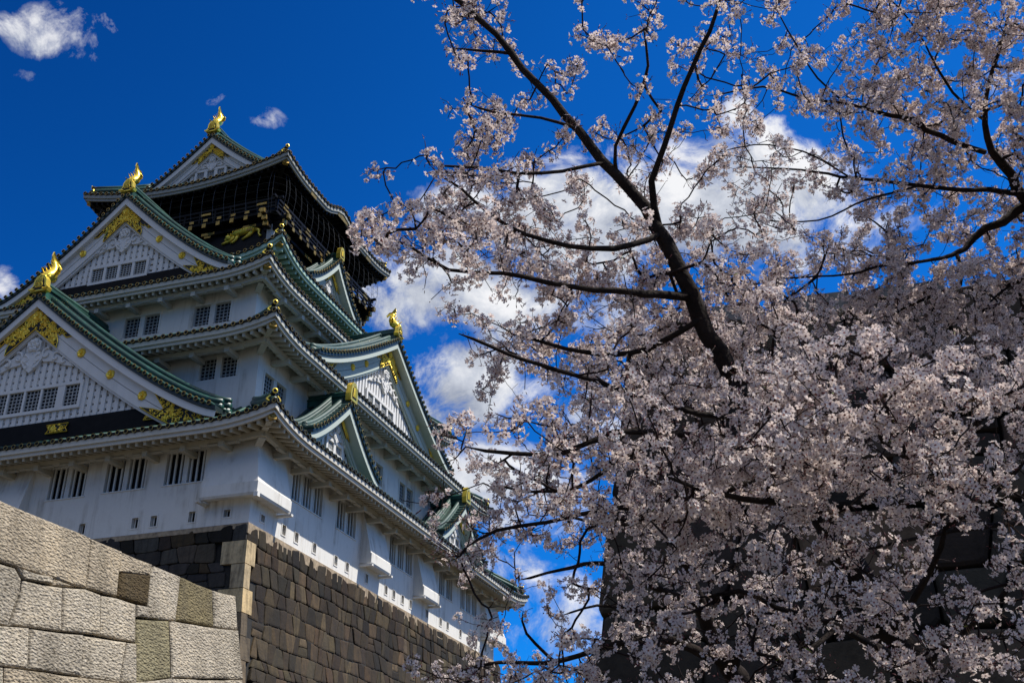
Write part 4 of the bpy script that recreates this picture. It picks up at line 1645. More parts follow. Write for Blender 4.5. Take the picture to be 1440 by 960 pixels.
dk = tag(empty('shaded_rampart', (0, 0, 0)), 'dark stone rampart in deep shade behind the cherry blossom at right', 'rampart')
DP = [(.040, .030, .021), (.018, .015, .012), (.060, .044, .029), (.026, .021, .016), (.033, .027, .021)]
md = stone_field(26, zt, 1.5, 2.0, f_dark, rr, DP, gap=.05, relief=.16, jit=.25, wob=.2, ragged=.22, base_depth=1.2, top_gap=.12)
md.build('stone_face', ['shade_stone', 'mortar'], dk)
# body of the rampart
bodyp = MB()
A0, A1, B0, B1 = f_dark(0, 0)[0], f_dark(26, 0)[0], f_dark(0, zt)[0], f_dark(26, zt)[0]
bk_ = DU * 14
i_ = DU * .12 + ALONG * .3
bodyp.hexa([B0 + i_, B1 + i_, B1 + bk_, B0 + bk_, A0 + i_, A1 + i_, A1 + bk_, A0 + bk_])
bodyp.build('rubble_core', M['shade_stone'], dk)
# parapet stones with a gap
cap = MB()


def cap_block(x0, x1, ys, col, back=1.0):
    n0 = on_dark(x0, 452)
    n1 = on_dark(x1, 446)
    t = [on_dark(x, y) for x, y in ys]
    poly = [n0] + t + [n1]
    m = len(poly)
    vs = [p + DU * .02 for p in poly] + [p + DU * back for p in poly]
    cap.add(vs, [tuple(range(m)), tuple(range(2 * m - 1, m - 1, -1))] + [(i, (i + 1) % m, m + (i + 1) % m, m + i) for i in range(m)], 0, col)


cap_block(1000, 1076, [(1000, 431), (1020, 428), (1045, 427), (1066, 427), (1071, 430), (1074, 438)], (.20, .185, .165))
cap_block(930, 998, [(932, 441), (960, 437), (985, 434), (997, 432)], (.17, .155, .14))
cap_block(1077, 1091, [(1077, 440), (1082, 437), (1090, 436)], (.16, .15, .13))
cap_block(1089, 1195, [(1089, 426), (1092, 422), (1110, 419), (1150, 413), (1193, 408)], (.19, .175, .15))
cap_block(1196, 1330, [(1197, 409), (1240, 404), (1300, 396), (1328, 392)], (.17, .155, .14))
cap.build('parapet_stones', ['shade_stone', 'mortar'], dk)
# ------------------------------------------------------------------ cherry trees
M['bark'] = simple('dark_cherry_bark', (.022, .016, .013), .9, 0, .45, 9, .6, 40, spec=.12)
M['twig'] = simple('dark_twig', (.020, .013, .012), .85, 0, .3, 12, spec=.12)


def petal_mat(name, col, tr, trans):
    m = bpy.data.materials.new(name)
    m.use_nodes = True
    nt = m.node_tree
    nt.nodes.clear()
    out = N(nt, 'ShaderNodeOutputMaterial')
    geo = N(nt, 'ShaderNodeNewGeometry')
    rnd = geo.outputs['Random Per Island']
    c1 = mix(nt, rnd, tuple(c * .88 for c in col), tuple(min(1, c * 1.08) for c in col))
    d = N(nt, 'ShaderNodeBsdfDiffuse')
    nt.links.new(c1, d.inputs[0])
    t = N(nt, 'ShaderNodeBsdfTranslucent')
    t.inputs[0].default_value = tuple(tr) + (1,)
    mx = N(nt, 'ShaderNodeMixShader')
    mx.inputs[0].default_value = trans
    nt.links.new(d.outputs[0], mx.inputs[1])
    nt.links.new(t.outputs[0], mx.inputs[2])
    nt.links.new(mx.outputs[0], out.inputs[0])
    return m


M['petal'] = petal_mat('pale_pink_petal', (.83, .745, .70), (.85, .715, .66), .37)
M['heart'] = simple('flower_heart', (.24, .07, .055), .7, 0, .4, 60)
M['bud'] = simple('red_bud', (.13, .03, .033), .6, 0, .5, 60)
M['stalk'] = simple('flower_stalk', (.13, .075, .04), .7, 0, .4, 60)
M['leaflet'] = simple('young_leaf', (.22, .30, .03), .6, 0, .3, 60)

# blossom density, one digit per 60 px cell, columns from x = 480
DENS = ["0165042342458998", "0026233244459999", "0026322244579999", "0037524433548999", "0577643554568887",
        "4999875773357887", "0357888998899999", "0014688999999999", "0003679999999999", "0002479999999998",
        "0025689999999986", "0013689999998865", "0026678998765544", "0013235786643333", "0012125565433343",
        "0036645645444343"]


def dens(x, y):
    c, r = (x - 480) / 60 - .5, y / 60 - .5
    c0, r0 = int(math.floor(c)), int(math.floor(r))
    s = 0
    for i in (0, 1):
        for j in (0, 1):
            cc, rw = min(15, max(0, c0 + i)), min(15, max(0, r0 + j))
            s += int(DENS[rw][cc]) * (1 - abs(c - c0 - i)) * (1 - abs(r - r0 - j))
    return s / 9


def numpy_mesh(name, verts, loops, sizes, mats, parent, mat_idx=None, smooth=False):
    me = bpy.data.meshes.new(name)
    me.vertices.add(len(verts))
    me.vertices.foreach_set('co', np.asarray(verts, np.float32).ravel())
    me.loops.add(len(loops))
    me.loops.foreach_set('vertex_index', np.asarray(loops, np.int32))
    me.polygons.add(len(sizes))
    st = np.concatenate([[0], np.cumsum(sizes)[:-1]]).astype(np.int32)
    me.polygons.foreach_set('loop_start', st)
    for m in mats:
        me.materials.append(M[m])
    if mat_idx is not None:
        me.polygons.foreach_set('material_index', np.asarray(mat_idx, np.int32))
    if smooth:
        me.polygons.foreach_set('use_smooth', np.ones(len(sizes), bool))
    me.update(calc_edges=True)
    me.validate()
    o = bpy.data.objects.new(name, me)
    SC.collection.objects.link(o)
    o.parent = parent
    return o


def flower_template():
    """five notched, cupped petals and a small heart"""
    V, L, S, K = [], [], [], []
    for k in range(5):
        a = 2 * pi * k / 5
        pet = [(0.05, 0, 0), (.48, -.30, .13), (.88, -.24, .22), (.84, 0, .16), (.88, .24, .22), (.48, .30, .13)]
        o = len(V)
        for x, y, z in pet:
            V.append((x * cos(a) - y * sin(a), x * sin(a) + y * cos(a), z))
        L += [o, o + 1, o + 2, o + 3, o, o + 3, o + 4, o + 5]
        S += [4, 4]
        K += [0, 0]
    o = len(V)
    for k in range(5):
        a = 2 * pi * (k + .5) / 5
        V.append((.24 * cos(a), .24 * sin(a), .085))
    L += [o + k for k in range(5)]
    S += [5]
    K += [1]
    # green-red calyx behind
    o = len(V)
    for k in range(3):
        a = 2 * pi * k / 3
        V.append((.12 * cos(a), .12 * sin(a), -.02))
    V.append((0, 0, -.42))
    for k in range(3):
        L += [o + k, o + (k + 1) % 3, o + 3]
        S += [3]
        K += [2]
    return np.array(V), np.array(L), np.array(S), np.array(K)


def scatter(name, tmpl, cen, nrm_, size, mats, parent, rg):
    V, L, S, K = tmpl
    n = len(cen)
    nrm_ = nrm_ / np.linalg.norm(nrm_, axis=1, keepdims=True)
    ref = rg.normal(size=(n, 3))
    x = np.cross(ref, nrm_)
    x /= np.linalg.norm(x, axis=1, keepdims=True) + 1e-9
    y = np.cross(nrm_, x)
    # individual cupping: some wide open, some half closed
    cup = rg.uniform(.3, 2.3, n)[:, None]
    wx, wy = V[None, :, 0] * (1.04 - .08 * cup), V[None, :, 1] * (1.04 - .08 * cup)
    wz = np.where(V[None, :, 2] > 0, V[None, :, 2] * cup, V[None, :, 2])
    P_ = cen[:, None, :] + size[:, None, None] * (x[:, None, :] * wx[..., None] + y[:, None, :] * wy[..., None] + nrm_[:, None, :] * wz[..., None])
    verts = P_.reshape(-1, 3)
    loops = (L[None, :] + (np.arange(n) * len(V))[:, None]).ravel()
    return numpy_mesh(name, verts, loops, np.tile(S, n), mats, parent, np.tile(K, n))


FT = flower_template()
BT_V = np.array([(0, 0, 1.0), (.34, 0, .45), (-.17, .29, .45), (-.17, -.29, .45), (.2, 0, -.2), (-.1, .17, -.2), (-.1, -.17, -.2), (0, 0, -.35)])
BT_F = [(0, 1, 2), (0, 2, 3), (0, 3, 1), (1, 4, 5, 2), (2, 5, 6, 3), (3, 6, 4, 1), (4, 7, 5), (5, 7, 6), (6, 7, 4)]
BTM = (BT_V, np.array([i for f in BT_F for i in f]), np.array([len(f) for f in BT_F]), np.zeros(len(BT_F), int))
LT_V = np.array([(0, 0, 0), (.22, .25, .5), (0, .1, 1.2), (-.22, .25, .5)])
LTM = (LT_V, np.array([0, 1, 2, 3]), np.array([4]), np.zeros(1, int))


def cherry(label, base, limbs, clusters, seed, flower_r=.0185, budfn=None, group='cherry trees in blossom'):
    """limbs: lists of (x, y, depth, thickness px) or world points (tuple of 4 with 'w'); clusters: world points with a size weight"""
    rg = np.random.default_rng(seed)
    ra = random.Random(seed)
    base = np.array(base, float)
    t = tag(empty('cherry_tree', base), label, 'tree', group)
    nodes, par, lim = [], [], []
    rad0 = []
    for li, pts in enumerate(limbs):
        P3, R3 = [], []
        for q in pts:
            if q[0] == 'w':
                P3.append(np.array(q[1]))
                R3.append(q[2])
            else:
                P3.append(at(q[0], q[1], q[2]))
                R3.append(q[3] * q[2] / FPX / 2)
        # smooth through the points, small kinks as cherry limbs have
        fine, fr = [], []
        for i in range(len(P3) - 1):
            p0, p1, p2, p3 = P3[max(i - 1, 0)], P3[i], P3[i + 1], P3[min(i + 2, len(P3) - 1)]
            m = max(2, int(np.linalg.norm(p2 - p1) / .09))
            for j in range(m):
                s = j / m
                v = .5 * ((2 * p1) + (-p0 + p2) * s + (2 * p0 - 5 * p1 + 4 * p2 - p3) * s * s + (-p0 + 3 * p1 - 3 * p2 + p3) * s ** 3)
                r = R3[i] + (R3[i + 1] - R3[i]) * s
                v = v + rg.normal(size=3) * min(.010, r * .16)
                fine.append(v)
                fr.append(r * (1 + rg.normal() * .04))
        fine.append(P3[-1])
        fr.append(.002)
        # slow wander, stronger where the limb is thin
        wv = np.cumsum(rg.normal(size=(len(fine), 3)), axis=0)
        wv = wv - np.linspace(0, 1, len(fine))[:, None] * wv[-1]
        for i in range(1, len(fine)):
            fine[i] = fine[i] + wv[i] * .003 * min(1, i / 4) * (1 if fr[min(i, len(fr) - 1)] < .03 else .5)
        mb = MB()
        mb.tube([p - base for p in fine], fr, 9 if fr[0] > .03 else 6)
        mb.build('trunk' if li == 0 else 'limb', 'bark', t, True)
        o = len(nodes)
        for i, (p, r) in enumerate(zip(fine, fr)):
            nodes.append(p)
            par.append(o + i - 1 if i else -1)
            lim.append(True)
            rad0.append(r)
    # blossoms at the very ends of the limbs too
    clusters = list(clusters)
    for li, pts in enumerate(limbs):
        q = pts[-1]
        e = np.array(q[1]) if q[0] == 'w' else at(*q[:3])
        if li == 5 and seed == 101:
            continue
        for _ in range(3):
            clusters.append((*(e + rg.normal(size=3) * .035), rg.uniform(.7, 1.1)))
    nl = len(nodes)
    cap = nl + len(clusters) * 16
    arr = np.zeros((cap, 3))
    arr[:nl] = nodes
    parent_ = np.full(cap, -1, int)
    parent_[:nl] = par
    cnt = np.zeros(cap)
    n = nl
    cl = np.array([c[:3] for c in clusters])
    d0 = np.array([np.min(np.linalg.norm(arr[:nl] - c, axis=1)) for c in cl])
    order = np.argsort(d0 + rg.uniform(0, .10, len(cl)))
    tang = np.zeros((cap, 3))
    tang[1:nl] = arr[1:nl] - arr[:nl - 1]
    pen = np.zeros(cap)
    pen[:nl] = 0.05 + np.clip(np.array(rad0) * 1.5, 0, .25)
    chains = []
    ends = []
    for ci in order:
        c = cl[ci]
        dd = np.linalg.norm(arr[:n] - c, axis=1) + pen[:n]
        k = int(np.argmin(dd))
        p0 = arr[k]
        L_ = np.linalg.norm(c - p0)
        if L_ < .012:
            c = c + rg.normal(size=3) * .02
            L_ = np.linalg.norm(c - p0)
        tg = tang[k] / (np.linalg.norm(tang[k]) + 1e-9)
        dr = (c - p0) / L_
        # leave the parent along a blend of its direction, finish turned towards the light
        h1 = p0 + (dr * .75 + tg * .35 + rg.normal(size=3) * .06) * L_ * .38
        h2 = c - (dr * .85 + np.array([0, 0, .2]) + rg.normal(size=3) * .07) * L_ * .32
        m = int(min(12, max(2, L_ / .045)))
        ids = [k]
        prev = p0
        for j in range(1, m + 1):
            s = j / m
            v = (1 - s) ** 3 * p0 + 3 * (1 - s) ** 2 * s * h1 + 3 * (1 - s) * s * s * h2 + s ** 3 * c
            if j < m:
                v = v + rg.normal(size=3) * min(.006, L_ * .02)
            arr[n] = v
            parent_[n] = ids[-1]
            tang[n] = v - prev
            pen[n] = 0
            prev = v
            ids.append(n)
            n += 1
        chains.append(ids)
        ends.append((ci, n - 1, (c - arr[parent_[n - 1]])))
        q = n - 1
        while q >= nl:
            cnt[q] += 1
            q = parent_[q]
    tw = MB()
    for ids in chains:
        rs = [.0012 + .0009 * cnt[i] ** .5 for i in ids]
        rs[0] = rs[1]
        # side 4 for hair-thin, 5 for thicker
        tw.tube([arr[i] - base for i in ids], rs, 4 if rs[0] < .006 else 6, 0, False)
    # little spurs
    spur_tips = []
    for _ in range(int(len(chains) * 1.7)):
        ids = ra.choice(chains)
        i = ra.choice(ids[1:])
        p = arr[i]
        v = tang[i] / (np.linalg.norm(tang[i]) + 1e-9) * .7 + rg.normal(size=3) * .6 + np.array([0, 0, .2])
        L_ = .018 + .10 * rg.random() ** 2
        e = p + v / np.linalg.norm(v) * L_
        tw.tube([p - base, (p + e) / 2 + rg.normal(size=3) * L_ * .08 - base, e - base], [.0018, .0016, .0017], 4, 0, True)
        spur_tips.append((e, v / np.linalg.norm(v)))
    tw.build('twigs', 'twig', t, True)
    # blossoms, buds, stalks, first leaves
    fc, fn, fs, bc, bn, bs, lc, ln, ls = [], [], [], [], [], [], [], [], []
    st = MB()
    for ci, ni, dr in ends:
        wgt = clusters[ci][3]
        p = arr[ni]
        dr = dr / (np.linalg.norm(dr) + 1e-9)
        bf = budfn(p) if budfn else .2
        nf = max(2, int(round(rg.normal(14, 3.5) * wgt)))
        for _ in range(nf):
            v = rg.normal(size=3) + dr * .55 + np.array([0, -.12, -.10])
            v /= np.linalg.norm(v)
            rr_ = .020 + .034 * rg.random() ** .7
            q = p + v * rr_ + np.array([0, 0, -.006])
            fd = v + rg.normal(size=3) * .28 + np.array([0, 0, -.10])
            if rg.random() < bf:
                bc.append(q - base)
                bn.append(v)
                bs.append(rg.uniform(.007, .0115))
            else:
                fc.append(q - base)
                fn.append(fd)
                fs.append(flower_r * rg.uniform(.82, 1.12))
            if rg.random() < .45:
                st.tube([p - base, (p + q) / 2 - base + rg.normal(size=3) * .003, q - base - v * .004], [.0011, .0010, .0012], 3, 0, False)
        for _ in range(rg.integers(0, 3)):
            v = rg.normal(size=3) + dr * .6
            v /= np.linalg.norm(v)
            bc.append(p + v * rg.uniform(.010, .030) - base)
            bn.append(v)
            bs.append(rg.uniform(.005, .010))
        if rg.random() < .10:
            lc.append(p - base + rg.normal(size=3) * .006)
            ln.append(dr + rg.normal(size=3) * .5)
            ls.append(rg.uniform(.010, .018))
    for e, v in spur_tips:
        for _ in range(rg.integers(1, 5)):
            u = v + rg.normal(size=3) * .6
            u /= np.linalg.norm(u)
            bc.append(e + u * rg.uniform(.004, .018) - base)
            bn.append(u)
            bs.append(rg.uniform(.004, .0085))
    scatter('blossom', FT, np.array(fc), np.array(fn), np.array(fs), ['petal', 'heart', 'bud'], t, rg)
    scatter('buds', BTM, np.array(bc), np.array(bn), np.array(bs), ['bud'], t, rg)
    if lc:
        scatter('young_leaves', LTM, np.array(lc), np.array(ln), np.array(ls), ['leaflet'], t, rg)
    st.build('flower_stalks', 'stalk', t)
    print('cherry', label[:20], 'clusters', len(clusters), 'flowers', len(fc), 'buds', len(bc), 'nodes', n)
    return t


def seg_hits(limbs, min_px):
    out = []
    for pts in limbs:
        for a, b in zip(pts[:-1], pts[1:]):
            if a[0] == 'w' or b[0] == 'w' or not (min_px <= a[3] < 28) or a[1] > 535:
                continue
            out.append((a[0], a[1], a[2], b[0], b[1], b[2], a[3]))
    return np.array(out, float).reshape(-1, 7)


def fill(share, depth_fn, layers, seed, limbs, flower_px=.036, per=13):
    """blossom cluster places: seen density of the photograph spread through a depth of crown"""
    rg = np.random.default_rng(seed)
    out = []
    SG = seg_hits(limbs, 6.5)
    for r in range(-1, 17):
        for c in range(0, 19):
            x0, y0 = 480 + 60 * c, 60 * r
            d = dens(min(x0 + 30, 1439), min(max(y0 + 30, 0), 959))
            if d <= .02:
                continue
            s = share(x0 + 30, y0 + 30)
            if s <= 0:
                continue
            dep = depth_fn(x0 + 30, y0 + 30)
            area = .55 * (flower_px * FPX / dep) ** 2
            n = layers * s * d ** 1.8 * 3600 / area / per
            n = int(n) + (rg.random() < n - int(n))
            k = 0
            tries = 0
            while k < n and tries < n * 12:
                tries += 1
                x, y = x0 + rg.uniform(0, 60), y0 + rg.uniform(0, 60)
                if rg.random() > (dens(x, y) / max(d, .05)) * .75:
                    continue
                dp = depth_fn(x, y) + rg.normal() * .30
                # blossoms sit beside and behind the stout limbs, not on the side that is seen
                dx, dy = SG[:, 3] - SG[:, 0], SG[:, 4] - SG[:, 1]
                tt = np.clip(((x - SG[:, 0]) * dx + (y - SG[:, 1]) * dy) / (dx * dx + dy * dy), 0, 1)
                di = np.hypot(x - SG[:, 0] - tt * dx, y - SG[:, 1] - tt * dy)
                hit = np.where(di < SG[:, 6] * .5 + 90.0 / depth_fn(x, y))[0]
                if len(hit):
                    dp = max(dp, float(np.max(SG[hit, 2] + (SG[hit, 5] - SG[hit, 2]) * tt[hit])) + .14 + .25 * rg.random())
                p = at(x, y, max(2.6, dp))
                m = rg.integers(1, 6)     # clusters follow each other along a shoot
                v = rg.normal(size=3)
                v[2] = abs(v[2]) * .7
                v /= np.linalg.norm(v)
                for i in range(m):
                    out.append((*(p + v * .048 * i + rg.normal(size=3) * .010), rg.uniform(.7, 1.25)))
                    k += 1
    return out


# nearest tree: its long limb climbs to the upper left
A_L = [
    [('w', (2.25, 5.35, 0), .17), ('w', (2.2, 5.3, 1.0), .13), (1300, 985, 5.3, 62), (1215, 830, 5.3, 48), (1140, 690, 5.2, 38), (1095, 618, 5.1, 31), (1056, 582, 5.05, 27), (1022, 520, 5.1, 26), (998, 470, 5.15, 25), (972, 412, 5.2, 23), (950, 365, 5.25, 21), (925, 318, 5.3, 19), (890, 268, 5.35, 16), (852, 228, 5.4, 14), (818, 188, 5.45, 13), (782, 142, 5.5, 11), (742, 98, 5.55, 10), (700, 50, 5.6, 9), (652, 8, 5.65, 8), (600, -30, 5.7, 6)],
    [(925, 318, 5.3, 12), (917, 255, 5.25, 9), (945, 175, 5.2, 8), (972, 98, 5.2, 7), (998, 45, 5.2, 6), (1016, -10, 5.2, 5)],
    [(868, 245, 5.38, 6), (866, 205, 5.35, 5), (893, 150, 5.3, 5), (912, 92, 5.3, 4), (905, 40, 5.3, 3)],
    [(968, 418, 5.18, 13), (925, 413, 5.1, 11), (885, 410, 5.0, 10), (837, 407, 4.95, 8), (770, 395, 4.9, 7), (713, 383, 4.85, 6), (634, 377, 4.8, 5), (575, 345, 4.75, 4), (530, 332, 4.7, 3)],
    [(985, 448, 5.15, 9), (915, 488, 5.2, 8), (835, 497, 5.25, 7), (760, 480, 5.3, 5), (720, 470, 5.3, 3)],
    [(1050, 590, 5.0, 9), (980, 580, 4.9, 8), (905, 560, 4.75, 7), (837, 538, 4.6, 7), (780, 520, 4.5, 6), (733, 507, 4.45, 6), (688, 488, 4.4, 5), (645, 469, 4.35, 3.5)],
    [(1075, 600, 4.9, 12), (1000, 615, 4.6, 11), (930, 612, 4.4, 9), (860, 610, 4.3, 8), (790, 640, 4.2, 7), (720, 640, 4.15, 6), (655, 628, 4.1, 4)],
    [(1100, 640, 4.8, 14), (1030, 690, 4.6, 12), (955, 700, 4.5, 10), (895, 715, 4.45, 9), (850, 718, 4.4, 7), (770, 735, 4.4, 6), (700, 745, 4.4, 5), (655, 770, 4.4, 3)],
    [(930, 612, 4.4, 7), (860, 655, 4.4, 6), (800, 690, 4.45, 5), (740, 690, 4.5, 4), (690, 680, 4.5, 3)],
    [(1180, 755, 4.7, 15), (1130, 712, 4.3, 11), (1090, 706, 4.2, 10), (1043, 698, 4.15, 9), (973, 682, 4.1, 6), (930, 668, 4.1, 4)],
    [(1080, 704, 4.2, 8), (1085, 660, 4.1, 7), (1110, 610, 4.0, 6), (1135, 560, 3.9, 5), (1150, 510, 3.9, 4)],
    [(1250, 890, 4.9, 14), (1310, 800, 4.5, 9), (1330, 740, 4.4, 8), (1300, 670, 4.3, 7), (1240, 620, 4.2, 7), (1225, 570, 4.2, 5)],
    [(1330, 740, 4.4, 8), (1400, 690, 4.4, 7), (1450, 640, 4.4, 5)],
    [(1270, 930, 4.9, 14), (1180, 880, 4.6, 9), (1090, 850, 4.5, 7), (1040, 830, 4.4, 7), (980, 840, 4.4, 4)],
    [(1280, 950, 4.9, 11), (1340, 900, 4.4, 7), (1395, 850, 4.2, 8), (1440, 800, 4.2, 6)],
    [(1180, 880, 4.6, 8), (1130, 920, 4.3, 7), (1080, 940, 4.2, 5)],
    [(808, 180, 5.45, 5), (760, 165, 5.4, 4.5), (700, 160, 5.4, 4), (662, 148, 5.4, 3)],
    [(720, 75, 5.58, 5), (680, 72, 5.55, 4), (640, 68, 5.5, 3)],
    [(852, 228, 5.4, 6), (790, 240, 5.3, 5), (730, 245, 5.2, 4.5), (670, 235, 5.15, 4), (605, 232, 5.1, 3)],
    [(930, 328, 5.28, 9), (865, 350, 5.1, 8), (800, 346, 5.0, 7), (740, 330, 4.95, 6), (690, 300, 4.95, 5), (650, 265, 4.95, 4), (615, 245, 4.95, 3)],
]


def shareA(x, y):
    if y < 480:
        return 1.0 if x < 1060 else (.5 if x < 1120 else 0.0)
    if y < 700:
        return 1.0 if x < 1120 else .62
    return .55 if x < 1060 else .62


def depA(x, y):
    if y < 300:
        return 5.35
    if x > 1080 and y > 470:
        return 4.15
    if y > 560:
        return 4.35
    return 5.0 if x > 700 else 4.85


def budA(p):
    v = p - np.array(CAM)
    zc_ = v[1] * cos(PITCH) + v[2] * sin(PITCH)
    x = 720 + FPX * v[0] / zc_
    y = 480 - FPX * (-v[1] * sin(PITCH) + v[2] * cos(PITCH)) / zc_
    if y < 260:
        return .30
    if y > 580 and x < 800:
        return .42
    return .14


rgx = np.random.default_rng(77)
FRONT = []
for (cx, cy, sx, sy, dp, k) in ((1135, 690, 40, 36, 4.3, 10), (1180, 770, 40, 40, 4.3, 10), (1240, 850, 40, 40, 4.4, 9), (1290, 930, 44, 36, 4.4, 9), (1085, 620, 26, 24, 4.5, 5), (1150, 535, 46, 50, 3.75, 15), (1110, 600, 40, 30, 3.8, 7), (1240, 590, 30, 40, 4.0, 8), (1310, 600, 36, 46, 3.9, 11), (1220, 690, 40, 30, 4.0, 6), (1120, 880, 28, 40, 4.1, 7), (1210, 850, 30, 30, 4.1, 6), (1360, 860, 40, 36, 3.9, 9)):
    for _ in range(k):
        FRONT.append((*at(cx + rgx.normal() * sx * .6, cy + rgx.normal() * sy * .6, dp + rgx.normal() * .08), rgx.uniform(.8, 1.25)))


def pixel_of(p):
    v = np.array(p) - np.array(CAM)
    z = v[1] * cos(PITCH) + v[2] * sin(PITCH)
    return 720 + FPX * v[0] / z, 480 - FPX * (-v[1] * sin(PITCH) + v[2] * cos(PITCH)) / z


# unseen blossom clumps added outside the frame to shade the lower right
SHADE_CROWN = []
while len(SHADE_CROWN) < 1500:
    if len(SHADE_CROWN) % 30 == 0:
        hub = np.array([rgx.uniform(2.9, 6.3), 2.7 + 3.4 * rgx.random(), rgx.uniform(6.3, 7.9)])
    p = tuple(hub + rgx.normal(size=3) * (.34, .34, .2))
    x, y = pixel_of(p)
    if x > 1470 or y < -30:
        SHADE_CROWN.append((*p, rgx.uniform(.8, 1.3)))

cherry('nearest cherry tree, its long dark limb climbing to the upper left beside the keep', (2.25, 5.35, 0), A_L, fill(shareA, depA, 4.6, 3, A_L) + FRONT, 101, budfn=budA)

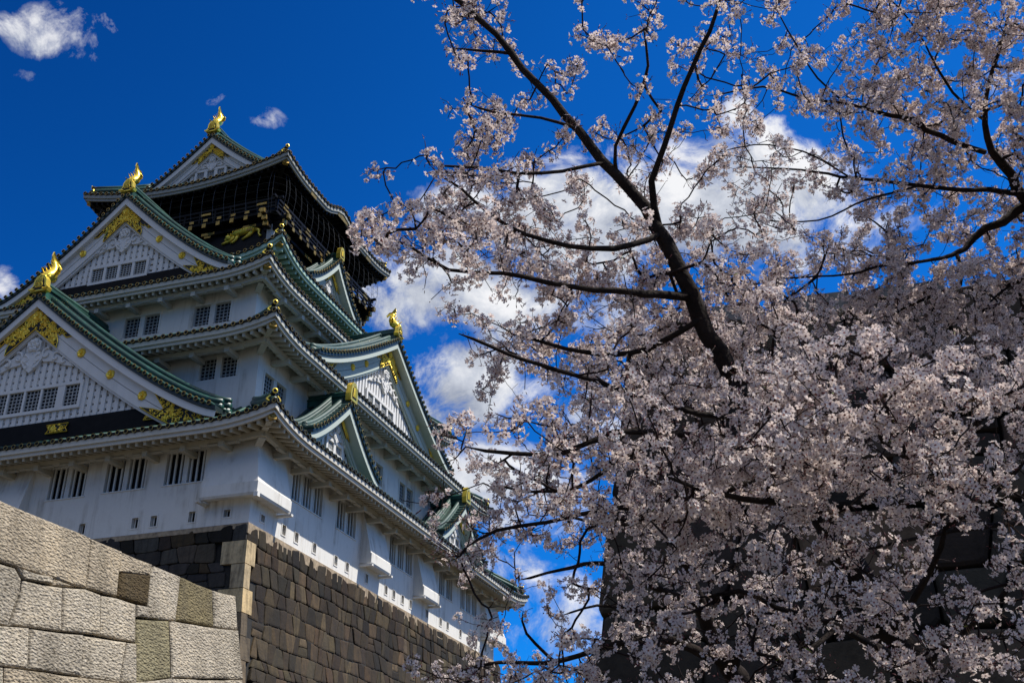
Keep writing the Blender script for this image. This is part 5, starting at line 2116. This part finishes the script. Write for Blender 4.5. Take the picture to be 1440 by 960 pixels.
# right-hand tree: limbs enter from the right edge
B_L = [
    [('w', (5.15, 7.4, 0), .24), ('w', (5.1, 7.4, 1.6), .2), (1590, 800, 8.2, 36.7), (1560, 560, 8.1, 29.6), (1520, 400, 8.0, 24.9), (1480, 320, 7.9, 20.2), (1440, 280, 7.8, 16.0), (1423, 248, 7.8, 14.8), (1395, 215, 7.8, 10.6), (1386, 175, 7.8, 8.3), (1390, 117, 7.8, 5.9), (1408, 60, 7.8, 4.7), (1425, -10, 7.8, 3.5)],
    [(1450, 275, 7.8, 10.6), (1393, 267, 7.7, 7.7), (1367, 268, 7.65, 6.5), (1290, 262, 7.55, 5.4), (1200, 252, 7.45, 4.2), (1127, 240, 7.4, 3.0), (1040, 235, 7.4, 1.8)],
    [(1470, 300, 7.9, 16.6), (1440, 290, 7.9, 15.4), (1410, 312, 7.8, 13.0), (1385, 322, 7.8, 10.6), (1358, 350, 7.75, 8.9), (1340, 358, 7.7, 6.5), (1293, 367, 7.6, 4.7), (1240, 372, 7.5, 4.2), (1193, 383, 7.4, 3.0), (1090, 392, 7.3, 2.1)],
    [(1385, 215, 7.75, 8.9), (1345, 200, 7.7, 8.3), (1303, 182, 7.65, 8.3), (1287, 168, 7.6, 7.1), (1235, 158, 7.5, 5.4), (1190, 146, 7.45, 4.7), (1133, 139, 7.4, 3.5), (1073, 122, 7.4, 3.0), (1000, 135, 7.4, 1.8)],
    [(1345, 358, 7.7, 5.4), (1350, 400, 7.6, 5.4), (1262, 437, 7.5, 5.4), (1260, 493, 7.4, 5.9), (1280, 560, 7.4, 4.2), (1250, 600, 7.4, 2.4)],
    [(1262, 437, 7.5, 4.2), (1263, 387, 7.4, 3.5), (1250, 330, 7.4, 3.0), (1210, 300, 7.35, 1.8)],
    [(1386, 170, 7.8, 4.7), (1340, 130, 7.7, 4.2), (1310, 80, 7.6, 3.0), (1280, 30, 7.6, 2.4), (1240, -10, 7.6, 1.8)],
    [(1190, 146, 7.45, 3.0), (1150, 110, 7.4, 3.0), (1120, 60, 7.35, 2.4), (1090, 10, 7.3, 1.8)],
    [(1290, 262, 7.55, 3.5), (1220, 280, 7.4, 3.0), (1150, 310, 7.35, 2.4), (1075, 310, 7.3, 1.8)],
    [(1200, 252, 7.45, 3.0), (1130, 215, 7.4, 2.4), (1060, 205, 7.3, 1.8), (1010, 215, 7.3, 1.5)],
    [(1560, 560, 8.1, 20.2), (1480, 540, 7.6, 14.2), (1420, 550, 7.4, 9.4), (1380, 590, 7.3, 7.1), (1340, 640, 7.2, 5.9), (1297, 657, 7.2, 4.7), (1200, 655, 7.2, 3.0), (1130, 640, 7.2, 1.8)],
    [(1585, 780, 8.2, 17.8), (1460, 740, 7.4, 9.4), (1360, 745, 7.2, 6.5), (1250, 765, 7.2, 4.7), (1180, 783, 7.2, 3.5), (1100, 800, 7.2, 2.4)],
    [(1420, 550, 7.4, 7.1), (1440, 440, 7.3, 5.4), (1420, 400, 7.3, 3.5), (1380, 440, 7.3, 3.0)],
    [('w', (5.1, 7.35, 2.9), .12), ('w', (4.95, 6.7, 5.2), .09), ('w', (4.6, 5.7, 6.8), .06), ('w', (4.1, 4.6, 7.3), .035), ('w', (3.6, 3.6, 7.3), .015)],  # unseen limb added to carry the shading clumps
    [('w', (4.8, 6.2, 6.0), .05), ('w', (5.3, 5.2, 7.0), .035), ('w', (5.6, 4.0, 7.3), .015)],  # unseen fork of it, added for the same shade
    [(1585, 800, 8.2, 14.2), (1480, 880, 7.4, 7.1), (1380, 900, 7.2, 4.7), (1300, 930, 7.2, 3.0)],
]


def shareB(x, y):
    if y < 480:
        return 0.0 if x < 1000 else (.6 if x < 1120 else (1.35 if y > 360 else 1.0))
    if y < 600:
        return 0 if x < 1060 else .85
    return 0 if x < 1060 else .5


def budB(p):
    return .38 if p[0] < 2.3 else .12


cherry('farther cherry tree whose dense white crown fills the upper right corner', (5.15, 7.4, 0), B_L, fill(shareB, lambda x, y: 7.5 if y < 480 else 7.0, 3.6, 4, B_L) + SHADE_CROWN, 202, budfn=budB)

# tree behind, seen through the lower middle
C_L = [
    [('w', (2.1, 9.3, 0), .2), ('w', (2.0, 9.3, 1.4), .17), (1060, 1010, 9.6, 38), (1020, 930, 9.6, 28), (985, 850, 9.5, 20), (960, 770, 9.4, 14), (965, 690, 9.3, 10), (985, 610, 9.3, 7), (960, 540, 9.3, 4)],
    [(1020, 930, 9.6, 16), (940, 900, 9.2, 12), (860, 905, 9.0, 9), (780, 930, 8.8, 7), (700, 930, 8.7, 5), (640, 945, 8.6, 3)],
    [(985, 850, 9.5, 13), (910, 820, 9.2, 10), (850, 790, 9.0, 7), (790, 800, 8.9, 5), (730, 815, 8.9, 3)],
    [(960, 770, 9.4, 9), (900, 740, 9.2, 7), (840, 735, 9.0, 5), (770, 720, 8.9, 3)],
    [(1030, 940, 9.6, 16), (1060, 860, 9.4, 12), (1110, 800, 9.3, 8), (1120, 740, 9.2, 5)],
    [(940, 900, 9.2, 7), (890, 860, 9.0, 6), (840, 850, 8.9, 4), (790, 865, 8.8, 3)],
    [(780, 930, 8.8, 5), (740, 890, 8.7, 4), (735, 860, 8.7, 2.5)],
]


def shareC(x, y):
    if x > 1130 or y < 420 or (y < 500 and x < 820):
        return 0
    return .42 if y < 700 else .66


cherry('cherry tree behind the others, low in front of the shaded rampart', (2.1, 9.3, 0), C_L, fill(shareC, lambda x, y: 9.0, 3.4, 5, C_L), 303, budfn=lambda p: .2)
